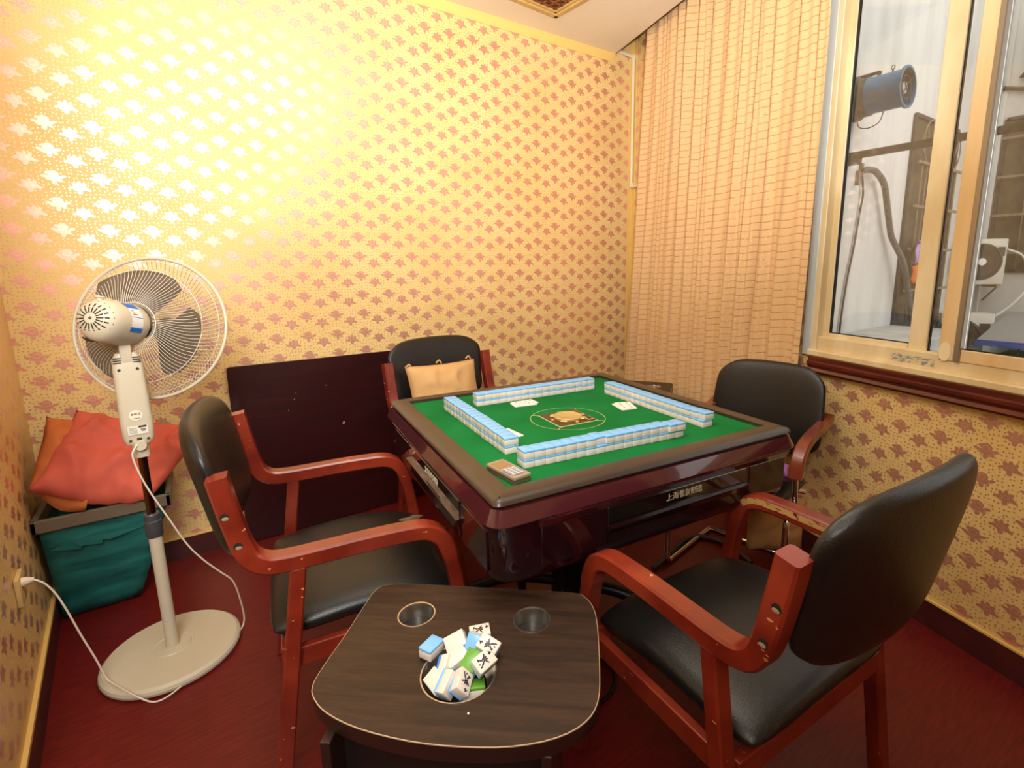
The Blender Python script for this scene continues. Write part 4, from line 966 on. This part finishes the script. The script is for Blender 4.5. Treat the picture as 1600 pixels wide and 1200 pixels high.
bm = bmesh.new(); add_prism(bm, [(x + O2.x, y + O2.y) for x, y in round_rect(.140, .140, .004, 2)], ZF - .001, ZF + .0034, bev=.001); finish('centre_plate', bm, m_plate, gt)
bm = bmesh.new(); add_lathe(bm, [(.047, .0), (.047, .006), (.044, .008), (.041, .006), (.001, .007)], 40, Matrix.Translation((O2.x, O2.y, ZF + .003))); finish('dice_disc', bm, m_gold, gt, 40)
for k in range(4):
    a = R(90 * k + 45); bm = bmesh.new(); add_box(bm, O2 + Vector((math.cos(a) * .049, math.sin(a) * .049, ZF + .0055)), (.020, .024, .004), Matrix.Rotation(a, 4, 'Z'), bev=.0015, seg=1); finish('disc_lug', bm, m_gold, gt)
for k in range(4):
    a = R(90 * k); bm = bmesh.new(); add_lathe(bm, [(.006, 0), (.005, .003), (.001, .0032)], 12, Matrix.Translation(O2 + Vector((math.cos(a) * .058, math.sin(a) * .058, ZF + .0032)))); finish('button', bm, m_gold, gt)
bm = bmesh.new(); add_box(bm, O2 + Vector((.050, -.050, ZF + .005)), (.020, .026, .004), Matrix.Rotation(R(0), 4, 'Z'), bev=.001, seg=1); cw = finish('counter_window', bm, m_gold, gt)
bm = bmesh.new(); add_box(bm, O2 + Vector((.050, -.050, ZF + .0072)), (.012, .018, .001)); finish('display', bm, m_blk, cw)
# undercarriage
m_black_metal = mat('black_steel', srgb(22, 21, 21), .4, metal=.4)
bm = bmesh.new(); loft(bm, [rr(.30, .03, .545), rr(.34, .03, .592)]); finish('under_tray', bm, m_blk, gt)
bm = bmesh.new(); add_box(bm, (0, 0, .33), (.10, .10, .45), bev=.006); finish('column', bm, m_black_metal, gt)
for k in range(4):
    a = R(45 + 90 * k); d_ = Vector((math.cos(a), math.sin(a), 0)); bm = bmesh.new()
    add_tube(bm, smooth_path([d_ * .05 + Vector((0, 0, .19)), d_ * .18 + Vector((0, 0, .18)), d_ * .30 + Vector((0, 0, .14)), d_ * .42 + Vector((0, 0, .072))], 5), .020, 8); finish('foot', bm, m_black_metal, gt, True)
for x, y in ((-.28, -.16), (.28, .16)):
    bm = bmesh.new(); add_tube(bm, [(x, y, .56), (x * .95, y, .30), (x * .8, y * .9, .165)], .014, 8); finish('strut', bm, m_black_metal, gt, True)

# ------------------------------------------------------------------ mahjong tiles
m_ivory = mat('ivory_tile', srgb(226, 216, 206), .28, spec=.5); m_blue = mat('sky_blue_tile_back', srgb(128, 190, 246), .28); m_green = mat('green_tile_back', srgb(96, 158, 52), .28); m_dblue = mat('deep_blue_tile_back', srgb(70, 130, 226), .28)
TW, TLn, TH = .0302, .0410, .0226
def tile_meshes():
    bm = bmesh.new(); add_box(bm, (0, 0, (TH * .74) / 2), (TW - .0004, TLn, TH * .74 ), bev=.0016, seg=2); me = bpy.data.meshes.new('tile_body'); bm.to_mesh(me); bm.free(); me.materials.append(m_ivory)
    for p in me.polygons: p.use_smooth = True
    me.set_sharp_from_angle(angle=R(50))
    out = [me]
    for mm in (m_blue, m_green, m_dblue):
        bm = bmesh.new(); add_box(bm, (0, 0, TH * .70 + TH * .15), (TW - .0004, TLn, TH * .30), bev=.0016, seg=2); me2 = bpy.data.meshes.new('tile_back'); bm.to_mesh(me2); bm.free(); me2.materials.append(mm)
        for p in me2.polygons: p.use_smooth = True
        me2.set_sharp_from_angle(angle=R(50)); out.append(me2)
    return out
me_body, me_blue, me_green, me_dblue = tile_meshes()
def tile(M, label, group, back=None):
    o = bpy.data.objects.new('mahjong_tile', me_body); COL.objects.link(o); o.matrix_world = M; tag(o, label, 'tile', group)
    b_ = bpy.data.objects.new('tile_back', back or me_blue); COL.objects.link(b_); b_.parent = o
    return o
ORD = ['first', 'second', 'third', 'fourth', 'fifth', 'sixth', 'seventh', 'eighth', 'ninth', 'tenth', 'eleventh', 'twelfth', 'thirteenth', 'fourteenth', 'fifteenth', 'sixteenth', 'last']
rows = [('near', 'left end', (-.341 + TW / 2, -.336 + TLn / 2), (1, 0), -.0014), ('left', 'near end', (-.341 + TLn / 2, -.224 + TW / 2), (0, 1), 0.0),
        ('far', 'left end', (-.228 + TW / 2, .261 + TLn / 2 - .0), (1, 0), 0.0), ('right', 'far end', (.277 + TLn / 2, .183 - TW / 2), (0, -1), 0.0)]
for rn, end, (sx, sy), (dx, dy), sk in rows:
    for k in range(17):
        for layer in (0, 1):
            u = sx + dx * TW * k; v = sy + dy * TW * k + sk * k * .9
            ju = rnd.uniform(-.0007, .0007); rz_ = rnd.uniform(-.006, .006)
            if rn == 'near' and layer == 1 and k >= 15: v -= .008; rz_ = R(-3) * 0
            if rn == 'near' and layer == 1 and k == 7: v += .005
            if rn == 'right' and k >= 15 and layer == 1: u += .006 * (k - 14) * .5
            if dx: v += ju
            else: u += ju
            base_r = 0 if dx else R(90)
            M = MT @ Matrix.Translation((u, v, ZF + .0002 + layer * (TH + .0002))) @ Matrix.Rotation(base_r + rz_, 4, 'Z')
            tile(M, '%s tile, %s layer, counted from the %s of the %s wall of tiles' % (ORD[k], ('lower', 'upper')[layer], end, rn), '%s wall of mahjong tiles' % rn)

# ------------------------------------------------------------------ playing cards and phone on the felt
m_card = mat('white_card', srgb(240, 236, 228), .4); m_pip = mat('dark_card_print', srgb(90, 80, 84), .5); m_pip_p = mat('pink_card_edge', srgb(206, 150, 150), .5)
def card(loc, rz_, label, pips, tilt=0.0, w=.058, l_=.088):
    M = MT @ Matrix.Translation(loc) @ Matrix.Rotation(rz_, 4, 'Z') @ Matrix.Rotation(tilt, 4, 'X')
    bm = bmesh.new(); add_prism(bm, round_rect(w, l_, .004, 3), 0, .0022, bev=.0004); c = finish('playing_card', bm, m_card); c.matrix_world = M; tag(c, label, 'card')
    if pips:
        bm = bmesh.new()
        for i in range(2):
            for j in range(4): add_box(bm, ((i - .5) * .026, (j - 1.5) * .019, .0024), (.006, .005, .0004))
        o = finish('card_print', bm, m_pip, c)
    return c
zc_ = ZF + .0004
card((-.068, .205, zc_), R(-96), 'lower white card in the pair lying by the far tile wall', False); card((-.062, .209, zc_ + .0026), R(-88), 'top printed card of the pair lying by the far tile wall', True)
card((.222, -.012, zc_), R(-12), 'lower white card in the pair lying by the right tile wall', False); card((.228, -.014, zc_ + .0026), R(-20), 'top printed card of the pair lying by the right tile wall', True)
card((-.262, -.072, zc_), R(8), 'lower card in the pair leaning out of the left tile wall', False); card((-.270, -.068, zc_ + .0026), R(14), 'top blank card of the pair by the left tile wall', False)
ph = empty('bar_phone', MT @ Vector((-.392, -.350, ZF)), PH + R(90 + 13), 'silver bar phone with keypad lying on the near left corner of the felt', 'phone')
m_silver = mat('silver_plastic', srgb(176, 158, 134), .3, metal=.4)
ph.location = MT @ Vector((-.391, -.349, ZF)); ph.rotation_euler = (0, 0, PH + R(-170)); ph.scale = (TS, TS, TS)
bm = bmesh.new(); add_prism(bm, round_rect(.050, .118, .005, 3), .0004, .011, bev=.0015); finish('lower_case', bm, mat('dark_silver', srgb(120, 104, 84), .35, metal=.5), ph, 40)
bm = bmesh.new(); add_prism(bm, round_rect(.052, .120, .006, 3), .011, .018, bev=.0016); finish('upper_case', bm, m_silver, ph, 40)
bm = bmesh.new(); add_prism(bm, round_rect(.038, .040, .002, 2), .0178, .0186, T=Matrix.Translation((0, -.030, 0))); finish('screen', bm, mat('brown_screen', srgb(150, 118, 82), .2), ph)
bm = bmesh.new(); add_prism(bm, round_rect(.042, .050, .014, 4), .0178, .0184, T=Matrix.Translation((0, .022, 0))); kp = finish('keypad', bm, mat('blue_grey_keypad', srgb(104, 112, 150), .4), ph)
for i in range(3):
    for j in range(5): bm = bmesh.new(); add_box(bm, ((i - 1) * .0115, .004 + j * .0088, .0189), (.0085, .0055, .0012)); finish('key', bm, mat('pale_key', srgb(206, 198, 184), .4) if i + j == 0 else bpy.data.materials['pale_key'], kp)

# ------------------------------------------------------------------ brown side table with cups and bowl
m_lam = bpy.data.materials.new('brown_woodgrain_laminate'); m_lam.use_nodes = True
def build_lam(m):
    nt = m.node_tree; b = nt.nodes['Principled BSDF']; tc = nt.nodes.new('ShaderNodeTexCoord'); mp = nt.nodes.new('ShaderNodeMapping'); mp.inputs['Scale'].default_value = (1.6, 16, 1); nt.links.new(tc.outputs['Object'], mp.inputs[0])
    n1 = nt.nodes.new('ShaderNodeTexNoise'); n1.inputs['Scale'].default_value = 3.2; n1.inputs['Detail'].default_value = 6; n1.inputs['Distortion'].default_value = .8; nt.links.new(mp.outputs[0], n1.inputs[0])
    n2 = nt.nodes.new('ShaderNodeTexNoise'); n2.inputs['Scale'].default_value = 26; n2.inputs['Detail'].default_value = 3; nt.links.new(mp.outputs[0], n2.inputs[0])
    f = (N(nt, n1.outputs[0]) * .75 + N(nt, n2.outputs[0]) * .35).step(.38, .72)
    nt.links.new(mixc(nt, f, srgb(60, 41, 28), srgb(38, 25, 17)), b.inputs['Base Color']); b.inputs['Roughness'].default_value = .42; b.inputs['Specular IOR Level'].default_value = .35
build_lam(m_lam)
m_edge = mat('dark_edge_banding', srgb(44, 26, 22), .35); m_edgeline = mat('pale_edge_line', srgb(186, 160, 130), .5)
m_base_blk = mat('black_side_panel', srgb(24, 18, 16), .5); m_steel = mat('brushed_steel', (.62, .58, .52, 1), .28, metal=1.0)
TOPP = [(-.228, .230), (-.262, .205), (-.285, .16), (-.305, .06), (-.312, -.04), (-.300, -.10), (-.255, -.165), (-.18, -.205), (-.09, -.228), (0, -.236), (.09, -.228), (.18, -.205), (.255, -.165), (.300, -.10), (.312, -.04), (.305, .06), (.285, .16), (.262, .205), (.228, .230), (.1, .236), (-.1, .236)]
TOPQ = [(.312, 1.108), (.284, 1.104), (.255, 1.074), (.189, .994), (.132, .930), (.106, .893), (.103, .860), (.115, .817), (.150, .757), (.210, .686), (.272, .630), (.338, .583), (.404, .554), (.459, .549), (.502, .567), (.546, .612), (.621, .704), (.655, .757), (.663, .797), (.645, .830), (.499, .958), (.369, 1.070)]
def side_table(name, label, origin, rz_, cups, bowl, frame):
    """frame: function mapping photograph-measured world outline points into local table coordinates"""
    t = empty(name, origin, rz_, label, 'table')
    pl_ = [(p.x, p.y) for p in smooth_path([(*frame(q), 0) for q in TOPQ], 3, closed=True)]
    holes = [(frame(c), r) for c, r in cups] + ([(frame(bowl[0]), bowl[1])] if bowl else [])
    bm = bmesh.new(); outer = [bm.verts.new((x, y, .56)) for x, y in pl_]; edges = [bm.edges.new((outer[i], outer[(i + 1) % len(outer)])) for i in range(len(outer))]
    for (hx, hy), r in holes:
        hv = [bm.verts.new((hx + r * math.cos(2 * math.pi * k / 32), hy + r * math.sin(2 * math.pi * k / 32), .56)) for k in range(32)]; edges += [bm.edges.new((hv[i], hv[(i + 1) % 32])) for i in range(32)]
    bmesh.ops.triangle_fill(bm, use_beauty=True, edges=edges)
    for f in bm.faces[:]:
        c = f.calc_center_median()
        if any(math.hypot(c.x - hx, c.y - hy) < r * .98 for (hx, hy), r in holes): bm.faces.remove(f)
    bmesh.ops.recalc_face_normals(bm, faces=bm.faces[:])
    for f in bm.faces:
        if f.normal.z < 0: f.normal_flip()
    finish('tabletop', bm, m_lam, t)
    cen = Vector((sum(p[0] for p in pl_) / len(pl_), sum(p[1] for p in pl_) / len(pl_)))
    def sc(k, z): return [(cen.x + (x - cen.x) * k, cen.y + (y - cen.y) * k, z) for x, y in pl_]
    bm = bmesh.new(); loft(bm, [sc(1.0, .5598), sc(1.005, .5594), sc(1.005, .5575)], cap0=False, cap1=False); finish('edge_line', bm, m_edgeline, t)
    bm = bmesh.new(); loft(bm, [sc(.97, .528), sc(1.0, .528), sc(1.005, .531), sc(1.005, .5575)], cap1=False, cap0=False, smooth=False); finish('edge_band', bm, m_edge, t, 40)
    for (hx, hy), r in holes:
        big = r > .05; d = .045 if big else .075
        bm = bmesh.new(); T = Matrix.Translation((hx, hy, .56))
        pr_ = [(r + .0022, .0), (r + .0018, .0016), (r - .0008, .0014), (r - .002, -.002), (r * (.86 if big else .97), -d * .5), (r * (.6 if big else .90), -d), (.001, -d)]
        add_lathe(bm, pr_, 40, T, cap=False); finish('steel_bowl' if big else 'cup_holder', bm, m_steel, t, 50)
    bx_ = [(-.16, -.05), (.16, -.05)]
    bm = bmesh.new(); add_box(bm, (cen.x, cen.y + .02, .264), (.36, .30, .528), bev=.003); finish('cabinet_base', bm, m_base_blk, t)
    for s_ in (-1, 1):
        bm = bmesh.new(); add_box(bm, (cen.x + s_ * .185, cen.y - .01, .264), (.018, .33, .528), bev=.002); finish('side_panel', bm, m_edge, t)
    return t
E1 = Vector((.77, -.638)).normalized(); E2 = Vector((-E1.y, E1.x)); TC = Vector((.36, .83))
def fr1(q): d = Vector(q[:2]) - TC; return (d.dot(E1), d.dot(E2))
cups = [((.3300, .9660), .0385), ((.5250, .8055), .0385)]
side_table('side_table', 'brown woodgrain side table in the foreground with two cup holders and a bowl of tiles', (TC.x, TC.y, 0), math.atan2(E1.y, E1.x), cups, ((.3345, .766), .069), fr1)
side_table('side_table', 'brown woodgrain side table in the far corner by the curtain, mostly hidden', (2.065, 2.014, 0), R(-143), cups[:1], None, fr1).scale = (1, 1, 1.0714)
bm = bmesh.new(); bmesh.ops.create_icosphere(bm, subdivisions=1, radius=.0022); o = finish('crumb', bm, m_card, loc=(.308, .674, .562)); tag(o, 'tiny white crumb on the side table in front of the tile bowl', 'crumb')

# ------------------------------------------------------------------ loose tiles in and around the bowl
m_ink = mat('dark_violet_ink', srgb(36, 28, 52), .4); m_inkr = mat('red_ink', srgb(150, 40, 40), .4)
def flower_print():
    bm = bmesh.new(); z = -.00025; q = random.Random(3)
    def blob(cx_, cy_, a, b_, an, mi=0, n=8):
        vs = []
        for k in range(n):
            t = 2 * math.pi * k / n; x, y = a * math.cos(t), b_ * math.sin(t); c, s = math.cos(an), math.sin(an); vs.append(bm.verts.new((cx_ + x * c - y * s, cy_ + x * s + y * c, z)))
        f = bm.faces.new(vs[::-1]); f.material_index = mi
    for k in range(6):
        a = R(60 * k); blob(.001 + .0030 * math.cos(a), .001 + .0030 * math.sin(a), .0022, .0014, a)
    blob(.001, .001, .0011, .0011, 0, 1)
    blob(-.003, -.006, .0044, .0015, R(60)); blob(.003, -.006, .0038, .0014, R(-50)); blob(.005, -.0095, .0028, .0014, R(10)); blob(-.005, .0025, .0030, .0012, R(150)); blob(.006, .003, .0026, .0013, R(30)); blob(-.0055, -.0105, .0026, .0012, R(80)); blob(-.001, -.011, .0020, .0011, R(-60))
    for k in range(5): blob(.0035 + q.uniform(-.002, .002), .0125 + q.uniform(-.0022, .0022), .0024, .0009, R(q.choice((0, 90, 45, 135))))
    bmesh.ops.scale(bm, vec=(1.22, 1.15, 1), verts=bm.verts[:]); me = bpy.data.meshes.new('flower_print'); bm.to_mesh(me); bm.free(); me.materials.append(m_ink); me.materials.append(m_inkr); return me
me_print = flower_print()
def loose(center, face_dir, up_dir, label, back=None, printed=False):
    """face_dir: where the printed ivory face looks; up_dir: direction of the tile's long axis"""
    z = -Vector(face_dir).normalized(); y = Vector(up_dir); y = (y - z * y.dot(z)).normalized(); x = y.cross(z)
    M = Matrix(((x.x, y.x, z.x, 0), (x.y, y.y, z.y, 0), (x.z, y.z, z.z, 0), (0, 0, 0, 1))); c = Vector(center) - z * TH / 2; M.translation = c
    o = tile(M, label, 'loose tiles in the steel bowl', back)
    if printed:
        p = bpy.data.objects.new('flower_print', me_print); COL.objects.link(p); p.parent = o
    return o
RT = Vector((.818, -.575, 0)); FW_ = Vector((.573, .819, 0)); UP = Vector((0, 0, 1))      # rightward / away / up as the viewer stands
BC = Vector((.3345, .766, .56))
def bp(r, f, h): return BC + RT * r + FW_ * f + UP * h
loose(bp(-.060, .046, .0135), -UP, RT * .55 + FW_, 'loose tile with pale blue back up, lying left of the bowl edge', None)
loose(bp(.030, .082, .014), UP * 1 - FW_ * .1, RT * 1.0 + FW_ * .25, 'flower-printed tile lying behind the heap on the bowl rim', None, True)
loose(bp(-.014, .058, .016), FW_ * -.75 + UP * .9 - RT * .2, RT + FW_ * .55, 'blank ivory tile tilted behind the blue one, back of the heap', None)
loose(bp(.022, .048, .018), FW_ * .8 - UP * .45 + RT * .1, UP * .8 + RT * .25 + FW_ * .3, 'loose tile showing a sloping pale blue back at the heap centre', None)
loose(bp(.052, .038, .022), UP * .9 - FW_ * .45 + RT * .1, FW_ * .45 + RT * -.75 , 'flower-printed tile leaning at the upper right of the heap', None, True)
loose(bp(.047, .000, .020), UP * .85 - FW_ * .40 + RT * .25, RT * .75 + FW_ * .9, 'flower-printed tile leaning over the right of the bowl', None, True)
loose(bp(.022, .012, .010), -UP * .95 + FW_ * .35, FW_ * .8 + RT * .3, 'tile with bright green back near the middle of the bowl', me_green)
loose(bp(-.026, .006, .002), RT * .75 + UP * .35 - FW_ * .2, FW_ * .8 - RT * .4, 'tile with deeper blue back facing left in the bowl', me_dblue)
loose(bp(-.037, -.018, -.004), UP * .75 - FW_ * .45 - RT * .3, FW_ * .7 - RT * .55, 'ivory tile with green back at the left wall of the bowl', me_green)
loose(bp(-.016, -.030, .002), RT * .85 + UP * .25 - FW_ * .45, UP * .3 + FW_ * .9, 'tile on its side with blue back to the left, front of the bowl', None)
loose(bp(.010, -.032, .006), UP * .65 + RT * .75 - FW_ * .2, FW_ * -.9 + RT * .1, 'flower-printed tile with blue back leftward at the bowl front', None, True)
loose(bp(-.006, .022, .010), UP * .9 - RT * .15 - FW_ * .3, RT * .8 + FW_ * .6, 'blank ivory tile half buried in the middle of the heap', None)
loose(bp(.030, -.022, -.016), -UP * .9 - FW_ * .2, RT + FW_ * .2, 'tile with green back almost hidden at the bowl bottom', me_green)

# ------------------------------------------------------------------ bits on the floor
ad = empty('power_adapter', (1.13, 1.445, 0), R(-20), 'small white box with a black top patch on the floor under the table', 'adapter')
bm = bmesh.new(); add_box(bm, (0, 0, .015), (.12, .09, .03), bev=.004); finish('case', bm, mat('dirty_white_plastic', srgb(196, 184, 160), .6), ad)
bm = bmesh.new(); add_box(bm, (-.015, -.01, .0345), (.06, .06, .010), bev=.003); finish('black_cap', bm, m_black_metal, ad)
bm = bmesh.new(); add_tube(bm, smooth_path([(1.08, 1.40, .008), (1.06, 1.28, .007), (1.0, 1.14, .007), (1.006, 1.10, .007), (.998, 1.054, .007), (.977, 1.02, .007), (.934, .991, .007), (.886, .982, .007), (.82, .985, .007), (.72, 1.02, .007)]), .006, 7)
tag(finish('floor_cable', bm, m_black_metal, smooth=True), 'black cable looping on the floor right of the front side table', 'cable')
bm = bmesh.new(); add_tube(bm, smooth_path([(1.52, 1.36, .013), (1.60, 1.375, .014), (1.70, 1.40, .014), (1.80, 1.425, .014), (1.86, 1.424, .014), (1.90, 1.404, .014), (1.93, 1.337, .014), (1.93, 1.24, .014), (1.90, 1.14, .014)]), .012, 8)
tag(finish('floor_hose', bm, mat('dark_grey_rubber', srgb(52, 42, 36), .5), smooth=True), 'thicker dark hose curving on the floor under the far side of the table', 'hose')
